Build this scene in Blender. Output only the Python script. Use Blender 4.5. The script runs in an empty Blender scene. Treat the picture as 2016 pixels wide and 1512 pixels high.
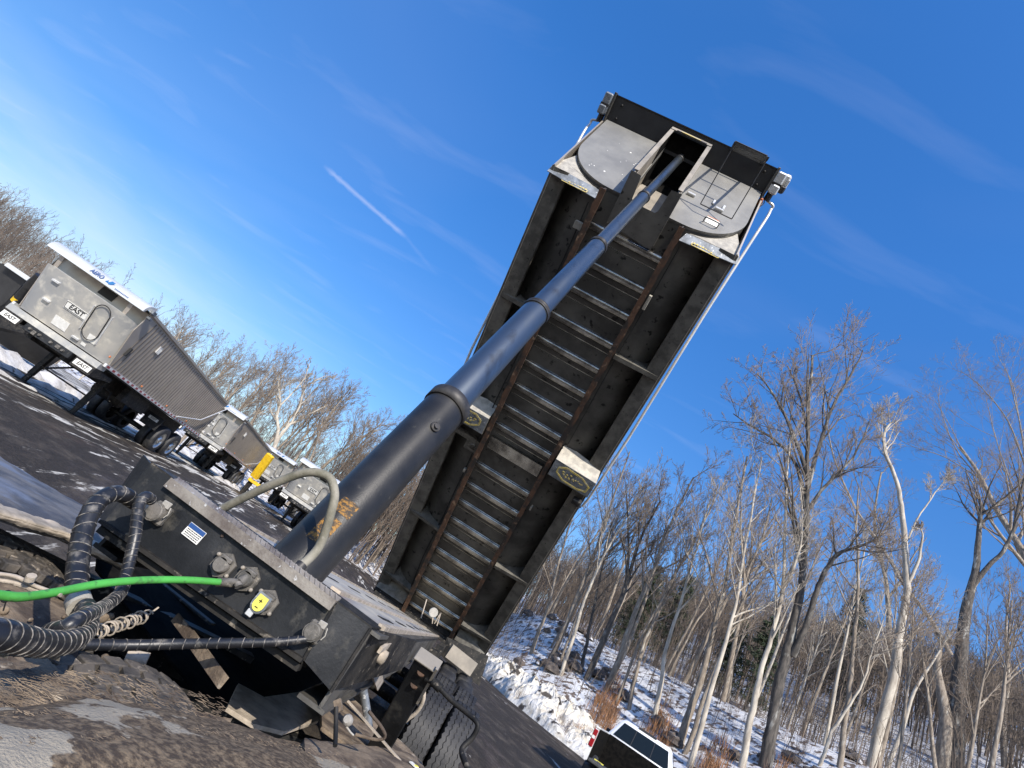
import bpy, math, random
import numpy as np
from mathutils import Vector, Matrix
S = bpy.context.scene
COL = S.collection
rad = math.radians

# ------------------------------------------------------------------ camera
FPX = 1022.2                       # focal length in photo pixels (2016 wide)
YAW, PITCH, ROLL = rad(-9.639), rad(23.6325), rad(33.892)
CAM = Vector((0.656, -11.147, 1.6))
_F = Vector((math.sin(YAW)*math.cos(PITCH), math.cos(YAW)*math.cos(PITCH), math.sin(PITCH)))
_R0 = Vector((math.cos(YAW), -math.sin(YAW), 0)); _U0 = _R0.cross(_F)
_R = _R0*math.cos(ROLL) + _U0*math.sin(ROLL)
_U = -_R0*math.sin(ROLL) + _U0*math.cos(ROLL)
cd = bpy.data.cameras.new('camera'); cam = bpy.data.objects.new('camera', cd); COL.objects.link(cam)
cd.sensor_width = 36; cd.lens = FPX/2016*36; cd.clip_start = 0.02; cd.clip_end = 3000
cam.matrix_world = Matrix(((_R.x,_U.x,-_F.x,CAM.x),(_R.y,_U.y,-_F.y,CAM.y),(_R.z,_U.z,-_F.z,CAM.z),(0,0,0,1)))
S.camera = cam
# ------------------------------------------------------------------ world + sun
SUN = Vector((0.360, -0.741, 0.564)).normalized()
SUN_EL = math.asin(SUN.z); SUN_AZ = math.atan2(SUN.x, SUN.y)
W = bpy.data.worlds.new('World'); S.world = W; W.use_nodes = True
def world():
    nt = W.node_tree; N = nt.nodes; L = nt.links
    for n in list(N): N.remove(n)
    out = N.new('ShaderNodeOutputWorld'); bg = N.new('ShaderNodeBackground')
    sky = N.new('ShaderNodeTexSky'); sky.sky_type = 'NISHITA'; sky.sun_disc = False
    sky.sun_elevation = SUN_EL; sky.sun_rotation = SUN_AZ
    sky.altitude = 100; sky.air_density = 1.0; sky.dust_density = 0.6; sky.ozone_density = 2.2
    tc = N.new('ShaderNodeTexCoord')
    def vm(op, a, b=None):
        n = N.new('ShaderNodeVectorMath'); n.operation = op
        L.new(a, n.inputs[0])
        if b is not None:
            if isinstance(b, (tuple, list, Vector)): n.inputs[1].default_value = tuple(b)
            else: L.new(b, n.inputs[1])
        return n
    def m(op, a, b=None, clamp=False):
        n = N.new('ShaderNodeMath'); n.operation = op; n.use_clamp = clamp
        for i, v in enumerate((a, b)):
            if v is None: continue
            if isinstance(v, (int, float)): n.inputs[i].default_value = v
            else: L.new(v, n.inputs[i])
        return n.outputs[0]
    D = tc.outputs['Generated']
    sep = N.new('ShaderNodeSeparateXYZ'); L.new(D, sep.inputs[0])
    zc = m('MAXIMUM', sep.outputs['Z'], 0.03)
    # saturate the blue a little, as the phone does
    hsv = N.new('ShaderNodeHueSaturation'); hsv.inputs['Saturation'].default_value = 1.34; hsv.inputs['Hue'].default_value = 0.508; hsv.inputs['Value'].default_value = 1.0
    L.new(sky.outputs[0], hsv.inputs['Color'])
    gr = N.new('ShaderNodeMapRange'); gr.inputs[1].default_value = .05; gr.inputs[2].default_value = .75; gr.inputs[3].default_value = .80; gr.inputs[4].default_value = 1.72; L.new(sep.outputs['Z'], gr.inputs[0])
    gm = N.new('ShaderNodeVectorMath'); gm.operation = 'SCALE'; L.new(hsv.outputs[0], gm.inputs[0]); L.new(gr.outputs[0], gm.inputs['Scale'])
    # high thin cloud laid out on a plane over the place
    px = m('DIVIDE', sep.outputs['X'], zc); py = m('DIVIDE', sep.outputs['Y'], zc)
    cmb = N.new('ShaderNodeCombineXYZ'); L.new(px, cmb.inputs[0]); L.new(py, cmb.inputs[1])
    def layer(rot, scale, nscale, lo, hi, detail=5.0, dist=0.6):
        mp = N.new('ShaderNodeMapping'); mp.inputs['Rotation'].default_value = (0, 0, rad(rot))
        mp.inputs['Scale'].default_value = scale; L.new(cmb.outputs[0], mp.inputs['Vector'])
        nz = N.new('ShaderNodeTexNoise'); nz.inputs['Scale'].default_value = nscale
        nz.inputs['Detail'].default_value = detail; nz.inputs['Distortion'].default_value = dist
        L.new(mp.outputs[0], nz.inputs['Vector'])
        mr = N.new('ShaderNodeMapRange'); mr.inputs[1].default_value = lo; mr.inputs[2].default_value = hi
        L.new(nz.outputs['Fac'], mr.inputs[0]); return mr.outputs[0]
    a = layer(35, (0.35, 1.0, 1), 1.3, 0.47, 0.85, 3.0)
    b = layer(-50, (1.0, 3.2, 1), 1.6, 0.56, 0.90, 8.0, 0.5)
    # low bank of soft cloud over the horizon to the left
    lowb = N.new('ShaderNodeMapRange'); lowb.inputs[1].default_value = 0.30; lowb.inputs[2].default_value = 0.02
    L.new(sep.outputs['Z'], lowb.inputs[0])
    lf = N.new('ShaderNodeMapRange'); lf.inputs[1].default_value = 0.35; lf.inputs[2].default_value = 0.80
    L.new(m('MULTIPLY', sep.outputs['X'], -1.0), lf.inputs[0])
    nl = N.new('ShaderNodeTexNoise'); nl.inputs['Scale'].default_value = 5.0; nl.inputs['Detail'].default_value = 4
    mp = N.new('ShaderNodeMapping'); mp.inputs['Scale'].default_value = (1, 1, 3.5); L.new(D, mp.inputs['Vector']); L.new(mp.outputs[0], nl.inputs['Vector'])
    nlr = N.new('ShaderNodeMapRange'); nlr.inputs[1].default_value = 0.30; nlr.inputs[2].default_value = 0.65; L.new(nl.outputs['Fac'], nlr.inputs[0])
    low = m('MULTIPLY', m('MULTIPLY', lowb.outputs[0], lf.outputs[0]), m('ADD', m('MULTIPLY', nlr.outputs[0], 0.7), 0.3))
    # contrail: a short streak between two directions
    def dirof(x, y): return (_F + _R*((x-1008)/FPX) - _U*((y-756)/FPX)).normalized()
    A = dirof(636, 325); B = dirof(800, 468); B2 = dirof(862, 545)
    def streak(P, Q, width, ease):
        ax = (Q-P).normalized(); ln = (Q-P).length; nrm = ax.cross(P).normalized()
        rel = vm('SUBTRACT', D, P)
        t = m('DIVIDE', vm('DOT_PRODUCT', rel.outputs[0], ax).outputs['Value'], ln)
        dd = m('ABSOLUTE', vm('DOT_PRODUCT', rel.outputs[0], nrm).outputs['Value'])
        nz = N.new('ShaderNodeTexNoise'); nz.inputs['Scale'].default_value = 90; nz.inputs['Detail'].default_value = 5
        L.new(D, nz.inputs['Vector'])
        wv = m('MULTIPLY', m('ADD', nz.outputs['Fac'], 0.2), width)
        e = N.new('ShaderNodeMapRange'); e.inputs[1].default_value = 1.0; e.inputs[2].default_value = 0.1
        L.new(m('DIVIDE', dd, wv), e.inputs[0])
        g0 = N.new('ShaderNodeMapRange'); g0.inputs[1].default_value = 0; g0.inputs[2].default_value = ease; L.new(t, g0.inputs[0])
        g1 = N.new('ShaderNodeMapRange'); g1.inputs[1].default_value = 1; g1.inputs[2].default_value = 1-ease; L.new(t, g1.inputs[0])
        fr = N.new('ShaderNodeMapRange'); fr.inputs[1].default_value = -1; fr.inputs[2].default_value = 0
        L.new(vm('DOT_PRODUCT', D, P).outputs['Value'], fr.inputs[0])
        return m('MULTIPLY', m('MULTIPLY', e.outputs[0], m('MULTIPLY', g0.outputs[0], g1.outputs[0])), fr.outputs[0])
    c1 = streak(A, B, 0.0075, 0.12); c2 = streak(dirof(770, 430), B2, 0.007, 0.4)
    c3 = streak(dirof(415, 95), dirof(505, 138), 0.008, 0.4)
    tot = m('ADD', m('MULTIPLY', a, 0.06), m('MULTIPLY', b, 0.12))
    tot = m('ADD', tot, m('MULTIPLY', low, 0.60))
    tot = m('ADD', tot, m('MULTIPLY', c1, 0.22)); tot = m('ADD', tot, m('MULTIPLY', c2, 0.04)); tot = m('ADD', tot, m('MULTIPLY', c3, 0.04), True)
    mix = N.new('ShaderNodeMix'); mix.data_type = 'RGBA'
    L.new(tot, mix.inputs[0]); L.new(gm.outputs[0], mix.inputs[6]); mix.inputs[7].default_value = (5.9, 5.9, 6.8, 1)
    L.new(mix.outputs[2], bg.inputs['Color']); bg.inputs['Strength'].default_value = 0.145
    L.new(bg.outputs[0], out.inputs[0])
world()
sd = bpy.data.lights.new('sun', 'SUN'); sd.energy = 4.9; sd.angle = rad(0.53); sd.color = (1.0, 0.93, 0.83)
so = bpy.data.objects.new('sun', sd); COL.objects.link(so); so.rotation_euler = SUN.to_track_quat('Z', 'Y').to_euler(); so.location = (10, -20, 20)
S.view_settings.view_transform = 'Standard'; S.view_settings.look = 'None'; S.view_settings.exposure = 0.30; S.view_settings.gamma = 1.0
S.render.engine = 'CYCLES'; S.cycles.max_bounces = 6
S.render.resolution_x = 1024; S.render.resolution_y = 768

# ------------------------------------------------------------------ points
def ray(x, y): return _F + _R*((x-1008)/FPX) - _U*((y-756)/FPX)
def PX(x, y, X): d = ray(x, y); return CAM + d*((X-CAM.x)/d.x)
def PY(x, y, Y): d = ray(x, y); return CAM + d*((Y-CAM.y)/d.y)
def PZ(x, y, Z): d = ray(x, y); return CAM + d*((Z-CAM.z)/d.z)
def PD(x, y, D): return CAM + ray(x, y)*D
def PP(x, y, P, n): d = ray(x, y); return CAM + d*((P-CAM).dot(n)/d.dot(n))

# ------------------------------------------------------------------ mesh builder
SPLIT = {'headboard_corner','weld','gearbox_body','cap_bracket','flange_bolt','hood_bolt','dirt_spot','step_bracket','deck_edge','cross_member','leg_bolt','bolt','lug','coupling','tailgate_rib','window_divider','loose_tape_end','side_marker_lamp','cable_bracket','pan_seam','emblem'}
class MB:
    def __init__(s): s.v = []; s.f = []; s.sm = []
    def add(s, vs, fs, smooth=False):
        o = len(s.v); s.v += [tuple(v) for v in vs]
        for f in fs: s.f.append(tuple(i+o for i in f)); s.sm.append(smooth)
        return s
    def box(s, c, h, ax=None, bev=0.0):
        c = Vector(c); ax = ax or (Vector((1,0,0)), Vector((0,1,0)), Vector((0,0,1)))
        b = min(bev, min(h)*0.49)
        if b <= 0:
            vs = [c + ax[0]*(h[0]*i) + ax[1]*(h[1]*j) + ax[2]*(h[2]*k) for i in (-1,1) for j in (-1,1) for k in (-1,1)]
            s.add(vs, [(0,1,3,2),(4,6,7,5),(0,4,5,1),(2,3,7,6),(0,2,6,4),(1,5,7,3)]); return s
        idx = {}; vs = []
        for i in (-1,1):
            for j in (-1,1):
                for k in (-1,1):
                    for a in range(3):
                        e = [h[0], h[1], h[2]]
                        for q in range(3):
                            if q != a: e[q] -= b
                        idx[(i,j,k,a)] = len(vs); vs.append(c + ax[0]*(e[0]*i) + ax[1]*(e[1]*j) + ax[2]*(e[2]*k))
        fs = []
        for a in range(3):
            p, q = [t for t in range(3) if t != a]
            for sgn in (-1, 1):
                r = []
                for u, w in ((-1,-1),(1,-1),(1,1),(-1,1)):
                    t = [0,0,0]; t[a] = sgn; t[p] = u; t[q] = w; r.append(idx[(t[0],t[1],t[2],a)])
                fs.append(tuple(r))
        for a in range(3):
            p, q = [t for t in range(3) if t != a]
            for u in (-1,1):
                for w in (-1,1):
                    r = []
                    for sgn, who in ((-1,p),(1,p),(1,q),(-1,q)):
                        t = [0,0,0]; t[a] = sgn; t[p] = u; t[q] = w; r.append(idx[(t[0],t[1],t[2],who)])
                    fs.append(tuple(r))
        for i in (-1,1):
            for j in (-1,1):
                for k in (-1,1): fs.append((idx[(i,j,k,0)], idx[(i,j,k,1)], idx[(i,j,k,2)]))
        s.add(vs, fs); return s
    def beam(s, a, b, w, h, up=(0,0,1), bev=0.0):
        a = Vector(a); b = Vector(b); d = (b-a); L = d.length; d.normalize(); up = Vector(up)
        sd = d.cross(up).normalized(); u = sd.cross(d).normalized()
        return s.box((a+b)/2, (w/2, L/2, h/2), (sd, d, u), bev)
    def tube(s, pts, r, n=12, cap=True, smooth=True):
        pts = [Vector(p) for p in pts]
        if not hasattr(r, '__len__'): r = [r]*len(pts)
        up = None; rings = []
        for i, p in enumerate(pts):
            t = (pts[min(i+1, len(pts)-1)] - pts[max(i-1, 0)])
            if t.length < 1e-9: t = Vector((0,0,1))
            t.normalize()
            if up is None:
                up = Vector((0,0,1)) if abs(t.z) < .9 else Vector((1,0,0))
            up = (up - t*up.dot(t)); up.normalize(); sdv = t.cross(up)
            rings.append([p + (up*math.cos(2*math.pi*k/n) + sdv*math.sin(2*math.pi*k/n))*r[i] for k in range(n)])
        vs = [v for R_ in rings for v in R_]; fs = []
        for i in range(len(pts)-1):
            for k in range(n):
                fs.append((i*n+k, i*n+(k+1) % n, (i+1)*n+(k+1) % n, (i+1)*n+k))
        s.add(vs, fs, smooth)
        if cap: s.add(rings[0]+rings[-1], [tuple(range(n))[::-1], tuple(range(n, 2*n))])
        return s
    def prism(s, poly, ext):
        ext = Vector(ext); n = len(poly); P = [Vector(p) for p in poly]
        vs = P + [p+ext for p in P]
        fs = [tuple(range(n))[::-1], tuple(range(n, 2*n))] + [(i, (i+1) % n, (i+1) % n+n, i+n) for i in range(n)]
        s.add(vs, fs); return s
    def grid(s, rows, smooth=True, thick=None):
        nr = len(rows); nc = len(rows[0]); vs = [Vector(p) for r in rows for p in r]; fs = []
        for i in range(nr-1):
            for j in range(nc-1): fs.append((i*nc+j, i*nc+j+1, (i+1)*nc+j+1, (i+1)*nc+j))
        s.add(vs, fs, smooth)
        if thick is not None:
            t = Vector(thick); s.add([v+t for v in vs], [f[::-1] for f in fs], smooth)
            bd = [j for j in range(nc)] + [i*nc+nc-1 for i in range(1, nr)] + [(nr-1)*nc+j for j in range(nc-2, -1, -1)] + [i*nc for i in range(nr-2, 0, -1)]
            o = len(bd); s.add([vs[i] for i in bd]+[vs[i]+t for i in bd], [(k, k+o, (k+1) % o+o, (k+1) % o) for k in range(o)])
        return s
    def lathe(s, c, ax, prof, n=24, cap=True):
        # prof: list of (distance along axis, radius)
        ax = Vector(ax).normalized(); c = Vector(c)
        u = ax.orthogonal().normalized(); w = ax.cross(u)
        vs = []; fs = []
        for d, r in prof:
            for k in range(n):
                t = 2*math.pi*k/n; vs.append(c+ax*d+(u*math.cos(t)+w*math.sin(t))*r)
        for i in range(len(prof)-1):
            for k in range(n): fs.append((i*n+k, i*n+(k+1) % n, (i+1)*n+(k+1) % n, (i+1)*n+k))
        s.add(vs, fs, True)
        if cap: s.add(vs[:n]+vs[-n:], [tuple(range(n))[::-1], tuple(range(n, 2*n))])
        return s
    def islands(s, gap=.02):
        par = list(range(len(s.v)))
        def fd(a):
            while par[a] != a: par[a] = par[par[a]]; a = par[a]
            return a
        for f in s.f:
            for i in f[1:]: par[fd(i)] = fd(f[0])
        G = {}
        for k, f in enumerate(s.f): G.setdefault(fd(f[0]), []).append(k)
        cl = []
        for fs in G.values():
            P = np.array([s.v[i] for k in fs for i in s.f[k]]); cl.append([P.min(0), P.max(0), fs])
        ch = True
        while ch:
            ch = False
            for i in range(len(cl)):
                for j in range(i+1, len(cl)):
                    if np.all(cl[i][0]-gap < cl[j][1]) and np.all(cl[j][0]-gap < cl[i][1]):
                        cl[i] = [np.minimum(cl[i][0], cl[j][0]), np.maximum(cl[i][1], cl[j][1]), cl[i][2]+cl[j][2]]; del cl[j]; ch = True; break
                if ch: break
        out = []
        for _, _, fs in cl:
            b = MB(); mp = {}
            for k in fs:
                g = []
                for i in s.f[k]:
                    if i not in mp: mp[i] = len(b.v); b.v.append(s.v[i])
                    g.append(mp[i])
                b.f.append(tuple(g)); b.sm.append(s.sm[k])
            out.append(b)
        return out
    def build(s, name, m, parent=None):
        if name in SPLIT:
            r = None
            for b in s.islands(): o = b.build1(name, m, parent); r = r or o
            return r
        return s.build1(name, m, parent)
    def build1(s, name, m, parent=None):
        me = bpy.data.meshes.new(name)
        off = Vector((0,0,0)); p = parent
        while p is not None: off += p.location; p = p.parent
        me.from_pydata([(v[0]-off.x, v[1]-off.y, v[2]-off.z) for v in s.v], [], s.f)
        me.polygons.foreach_set('use_smooth', s.sm); me.update()
        if m is not None: me.materials.append(m)
        o = bpy.data.objects.new(name, me); COL.objects.link(o)
        if parent is not None: o.parent = parent
        return o
def empty(name, loc, label, cat, group=None):
    o = bpy.data.objects.new(name, None); COL.objects.link(o); o.location = loc; o.empty_display_size = .2
    return tag(o, label, cat, group)
def tag(o, label=None, cat=None, group=None, kind=None):
    if label: o['label'] = label
    if cat: o['category'] = cat
    if group: o['group'] = group
    if kind: o['kind'] = kind
    return o
def copy_tree(o, parent=None):
    c = o.copy(); COL.objects.link(c); c.parent = parent
    for ch in list(o.children): copy_tree(ch, c)
    return c
def smooth_path(pts, k=6):
    P = [Vector(p) for p in pts]; out = []
    for i in range(len(P)-1):
        p0 = P[max(i-1,0)]; p1 = P[i]; p2 = P[i+1]; p3 = P[min(i+2, len(P)-1)]
        for j in range(k):
            t = j/k
            out.append(0.5*((2*p1)+(p2-p0)*t+(2*p0-5*p1+4*p2-p3)*t*t+(3*p1-p0-3*p2+p3)*t**3))
    out.append(P[-1]); return out

# ------------------------------------------------------------------ materials
def mat(name, c1, c2=None, scale=6.0, lo=0.42, hi=0.6, rough=0.6, metal=0.0, bump=0.0, bscale=40.0,
        c3=None, scale3=20.0, lo3=0.6, hi3=0.66, stretch=(1,1,1), rot=(0,0,0), rough2=None, detail=6.0, spec=0.5, coat=0.0, aniso=None):
    m = bpy.data.materials.new(name); m.use_nodes = True; nt = m.node_tree; N = nt.nodes; L = nt.links
    b = N['Principled BSDF']; b.inputs['Roughness'].default_value = rough; b.inputs['Metallic'].default_value = metal
    b.inputs['Specular IOR Level'].default_value = spec; b.inputs['Coat Weight'].default_value = coat
    b.inputs['Base Color'].default_value = (*c1, 1)
    tc = N.new('ShaderNodeTexCoord'); mp = N.new('ShaderNodeMapping'); L.new(tc.outputs['Object'], mp.inputs['Vector'])
    mp.inputs['Scale'].default_value = stretch; mp.inputs['Rotation'].default_value = rot
    def noise(sc, lo, hi, det=detail, rgh=0.6):
        n = N.new('ShaderNodeTexNoise'); n.inputs['Scale'].default_value = sc; n.inputs['Detail'].default_value = det; n.inputs['Roughness'].default_value = rgh
        L.new(mp.outputs[0], n.inputs['Vector'])
        r = N.new('ShaderNodeMapRange'); r.inputs[1].default_value = lo; r.inputs[2].default_value = hi; L.new(n.outputs['Fac'], r.inputs[0]); return n, r.outputs[0]
    last = None
    if c2:
        _, f = noise(scale, lo, hi); x = N.new('ShaderNodeMix'); x.data_type = 'RGBA'
        L.new(f, x.inputs[0]); x.inputs[6].default_value = (*c1, 1); x.inputs[7].default_value = (*c2, 1); last = x.outputs[2]
        if rough2 is not None:
            y = N.new('ShaderNodeMix'); L.new(f, y.inputs[0]); y.inputs[2].default_value = rough; y.inputs[3].default_value = rough2; L.new(y.outputs[0], b.inputs['Roughness'])
    if c3:
        _, f = noise(scale3, lo3, hi3); x = N.new('ShaderNodeMix'); x.data_type = 'RGBA'; L.new(f, x.inputs[0])
        if last: L.new(last, x.inputs[6])
        else: x.inputs[6].default_value = (*c1, 1)
        x.inputs[7].default_value = (*c3, 1); last = x.outputs[2]
    if last: L.new(last, b.inputs['Base Color'])
    if bump:
        n, _ = noise(bscale, 0, 1); bp = N.new('ShaderNodeBump'); bp.inputs['Strength'].default_value = 1.0; bp.inputs['Distance'].default_value = bump
        L.new(n.outputs['Fac'], bp.inputs['Height']); L.new(bp.outputs[0], b.inputs['Normal'])
    m.diffuse_color = (*c1, 1)
    return m
M = {}
M['under'] = mat('dirty underside aluminium', (.135,.128,.115), (.07,.066,.06), 2.2, .40, .62, .55, .35, .002, 60, c3=(.015,.014,.012), scale3=14, lo3=.62, hi3=.68)
M['curve'] = mat('stained curved aluminium', (.13,.125,.112), (.06,.057,.052), 1.6, .4, .6, .5, .4, .001, 30, c3=(.01,.01,.01), scale3=9, lo3=.60, hi3=.66)
M['flange'] = mat('dusty side flange', (.16,.15,.13), (.085,.08,.07), 6, .4, .6, .6, .25, .003, 60, c3=(.015,.014,.012), scale3=18, lo3=.64, hi3=.70)
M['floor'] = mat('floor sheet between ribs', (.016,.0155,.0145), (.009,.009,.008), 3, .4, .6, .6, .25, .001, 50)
M['rib'] = mat('worn rib metal', (.36,.345,.31), (.15,.14,.125), 5, .4, .62, .24, .95, .001, 90, c3=(.05,.045,.04), scale3=30, lo3=.62, hi3=.7)
M['rust'] = mat('rusty rail', (.12,.062,.036), (.035,.028,.024), 5, .42, .6, .75, .1, .002, 70, c3=(.30,.19,.12), scale3=12, lo3=.58, hi3=.7)
M['front'] = mat('dusty front wall aluminium', (.27,.262,.24), (.20,.196,.185), 2.6, .38, .62, .5, .35, .0008, 80, c3=(.60,.60,.58), scale3=10, lo3=.70, hi3=.73)  # light grey aluminium mottled with dust, pale specks
M['front2'] = mat('dusty trailer front', (.50,.475,.42), (.34,.34,.33), 0.9, .40, .60, .45, .25, .001, 12, c3=(.66,.62,.53), scale3=3, lo3=.52, hi3=.7)
M['inner'] = mat('tan dusty metal', (.34,.30,.245), (.24,.215,.18), 4, .4, .6, .6, .2, .001, 60)
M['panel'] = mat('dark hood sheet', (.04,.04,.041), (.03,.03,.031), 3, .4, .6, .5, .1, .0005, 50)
M['gusset'] = mat('mud splashed aluminium', (.44,.41,.35), (.31,.29,.255), 12, .4, .6, .6, .2, .002, 90, c3=(.18,.16,.14), scale3=35, lo3=.63, hi3=.7)
M['greyband'] = mat('blue grey streaked metal', (.25,.27,.29), (.13,.14,.15), 9, .4, .6, .5, .4, .001, 60, c3=(.6,.6,.58), scale3=30, lo3=.62, hi3=.68)
M['yellow_logo'] = mat('worn yellow decal', (.62,.47,.10), (.45,.40,.24), 25, .45, .6, .6)
M['barrel'] = mat('black hoist barrel paint', (.013,.0125,.012), (.022,.021,.02), 6, .4, .6, .42, .0, .0007, 160, c3=(.075,.07,.06), scale3=30, lo3=.64, hi3=.78, spec=.4)
M['ring'] = mat('dark collar', (.028,.026,.026), (.06,.055,.05), 15, .45, .65, .5, .2, .0006, 90)
M['chrome'] = mat('grey blue hoist stage', (.20,.225,.24), (.155,.175,.19), 2.2, .4, .62, .25, .9, .00015, 300, stretch=(1,1,.25), rough2=.36, c3=(.085,.08,.075), scale3=9, lo3=.56, hi3=.80)
M['worn_yellow'] = mat('worn orange label', (.30,.145,.02), (.035,.025,.015), 60, .40, .54, .7, 0, .001, 120, stretch=(1,1,1.6))
M['black'] = mat('dusty black steel', (.011,.012,.0135), (.032,.033,.035), 4.5, .42, .68, .48, .0, .0012, 90, c3=(.13,.12,.10), scale3=12, lo3=.56, hi3=.84, spec=.28)
M['black2'] = mat('mud specked black steel', (.012,.012,.012), (.045,.040,.034), 9, .42, .7, .6, .0, .0015, 90, c3=(.22,.19,.15), scale3=28, lo3=.6, hi3=.72, spec=.25)
M['tread'] = mat('worn tread plate', (.36,.32,.27), (.16,.13,.11), 10, .38, .6, .42, .4, .0015, 110, c3=(.7,.68,.64), scale3=40, lo3=.63, hi3=.7)
M['deck'] = mat('dusty frame deck', (.50,.46,.38), (.30,.29,.28), 5, .38, .62, .6, .15, .0018, 70, c3=(.28,.16,.10), scale3=4, lo3=.60, hi3=.72, stretch=(1,.35,1))
M['mud'] = mat('dried mud', (.25,.19,.13), (.07,.05,.036), 9, .38, .6, .9, 0, .006, 60, c3=(.42,.36,.28), scale3=14, lo3=.62, hi3=.72)
M['mudfender'] = mat('mud caked fender', (.20,.145,.088), (.06,.04,.024), 70, .40, .58, .8, 0, .005, 150, c3=(.33,.285,.215), scale3=4.0, lo3=.535, hi3=.552)
M['fender_left'] = mat('poly fender with dust and sky tint', (.06,.055,.055), (.15,.135,.12), 6, .42, .60, .55, 0, .003, 70, c3=(.16,.18,.23), scale3=2.5, lo3=.56, hi3=.68)  # brown is dust; blue grey blotches are sky reflection put into the colour
M['tan'] = mat('tan dust on metal', (.46,.39,.31), (.26,.22,.17), 12, .4, .62, .8, 0, .003, 80)
M['rubber'] = mat('tyre rubber', (.018,.018,.02), (.05,.048,.045), 7, .45, .7, .6, 0, .001, 60, c3=(.11,.10,.09), scale3=18, lo3=.66, hi3=.8)
M['muddy_rubber'] = mat('muddy tyre', (.10,.085,.07), (.035,.032,.03), 14, .42, .6, .8, 0, .004, 70, c3=(.38,.32,.25), scale3=30, lo3=.60, hi3=.70)
M['hose'] = mat('black wrapped hose', (.012,.0125,.015), (.03,.03,.032), 12, .45, .7, .38, 0, .0006, 120, c3=(.22,.20,.17), scale3=24, lo3=.56, hi3=.80)
M['seam'] = mat('dust in wrap seams', (.26,.235,.205), (.03,.03,.03), 60, .38, .56, .8)
M['greyhose'] = mat('grey hydraulic hose', (.25,.23,.18), (.15,.14,.10), 14, .4, .6, .7, 0, .0012, 130, c3=(.42,.39,.33), scale3=22, lo3=.6, hi3=.75)
M['green'] = mat('green air hose', (.075,.36,.06), (.06,.27,.045), 8, .4, .6, .4, 0, .0005, 90, c3=(.045,.05,.035), scale3=22, lo3=.57, hi3=.70)
M['cast'] = mat('dusty cast metal', (.17,.155,.135), (.08,.075,.065), 22, .4, .6, .65, .2, .0015, 120, c3=(.36,.32,.26), scale3=30, lo3=.62, hi3=.7)
M['yellow'] = mat('yellow cover', (.78,.72,.12), (.70,.62,.10), 20, .4, .6, .6)
M['white'] = mat('white sticker', (.75,.74,.70), (.66,.65,.60), 15, .4, .6, .6)
M['blue'] = mat('blue print', (.02,.07,.22))
M['bluelogo'] = mat('bright blue print', (.02,.14,.36))
M['ink'] = mat('black print', (.015,.015,.015), rough=.6)
M['void'] = mat('shade black for deep hollows', (.006,.006,.006), (.012,.011,.010), 12, rough=1.0, spec=.05)  # shade of deep hollows put into the colour; also the pickup's black liner
M['cap'] = mat('brushed white aluminium', (.70,.70,.68), (.58,.58,.57), 3, .4, .62, .34, .35, .0005, 70, stretch=(.2,1,1))
M['side'] = mat('dull polished side sheet', (.56,.50,.43), (.42,.375,.32), 1.2, .36, .6, .40, .55, .0006, 30, stretch=(1,.25,.3))
M['siderib'] = mat('side panel rib', (.17,.15,.13), (.24,.215,.185), 2, .4, .6, .36, .7)
M['red'] = mat('red reflector', (.30,.025,.03), rough=.35)
M['amber'] = mat('amber lamp', (.55,.17,.05), rough=.3)
M['wheel'] = mat('polished aluminium rim', (.62,.62,.60), (.42,.41,.39), 7, .4, .6, .28, .85)
M['yellow_bar'] = mat('yellow painted steel', (.78,.52,.02), (.62,.38,.02), 6, .45, .62, .5)
M['glass'] = mat('dark cab glass', (.008,.011,.011), rough=.06, spec=.35)
M['truckwhite'] = mat('white truck paint', (.76,.76,.75), rough=.22, coat=.5)
M['bedliner'] = mat('black bed liner', (.010,.010,.010), rough=.85)
M['tailgate'] = mat('dark tailgate liner', (.075,.075,.07), (.05,.05,.048), 10, .4, .6, .6, 0, .001, 80)
M['taillight'] = mat('red tail lamp', (.28,.01,.015), rough=.18, coat=.5)
M['snow'] = None

# text as flat mesh
def text(body, size, origin, ux, uy, m, name, parent, ext=0.002, shear=0.0):
    cu = bpy.data.curves.new('t', 'FONT'); cu.body = body; cu.size = size; cu.extrude = ext; cu.align_x = 'CENTER'; cu.align_y = 'CENTER'; cu.shear = shear; cu.offset = size*0.02
    to = bpy.data.objects.new('t', cu); COL.objects.link(to); bpy.context.view_layer.update()
    me = bpy.data.meshes.new_from_object(to.evaluated_get(bpy.context.evaluated_depsgraph_get())); bpy.data.objects.remove(to)
    ux = Vector(ux).normalized(); uy = Vector(uy).normalized(); n = ux.cross(uy); o = Vector(origin)
    off = Vector((0,0,0)); p = parent
    while p is not None: off += p.location; p = p.parent
    for v in me.vertices:
        c = v.co.copy(); v.co = o + ux*c.x + uy*c.y + n*c.z - off
    me.materials.clear(); me.materials.append(m)
    ob = bpy.data.objects.new(name, me); COL.objects.link(ob); ob.parent = parent
    return ob
# ================================================================== DUMP TRAILER (raised)
TH = rad(38.689); HZ = 1.3547
DL = Vector((0, -math.cos(TH), math.sin(TH))); DW = Vector((0, math.sin(TH), math.cos(TH))); EX = Vector((1,0,0))
def BD(x, l, w): return Vector((x, 0, HZ)) + DL*l + DW*w
BAX = (EX, DL, DW)
dt = empty('dump_trailer', (0, -2, 0), 'dump trailer with its long body raised on a telescopic hoist against the sky', 'dump trailer')
LB = 8.30
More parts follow.
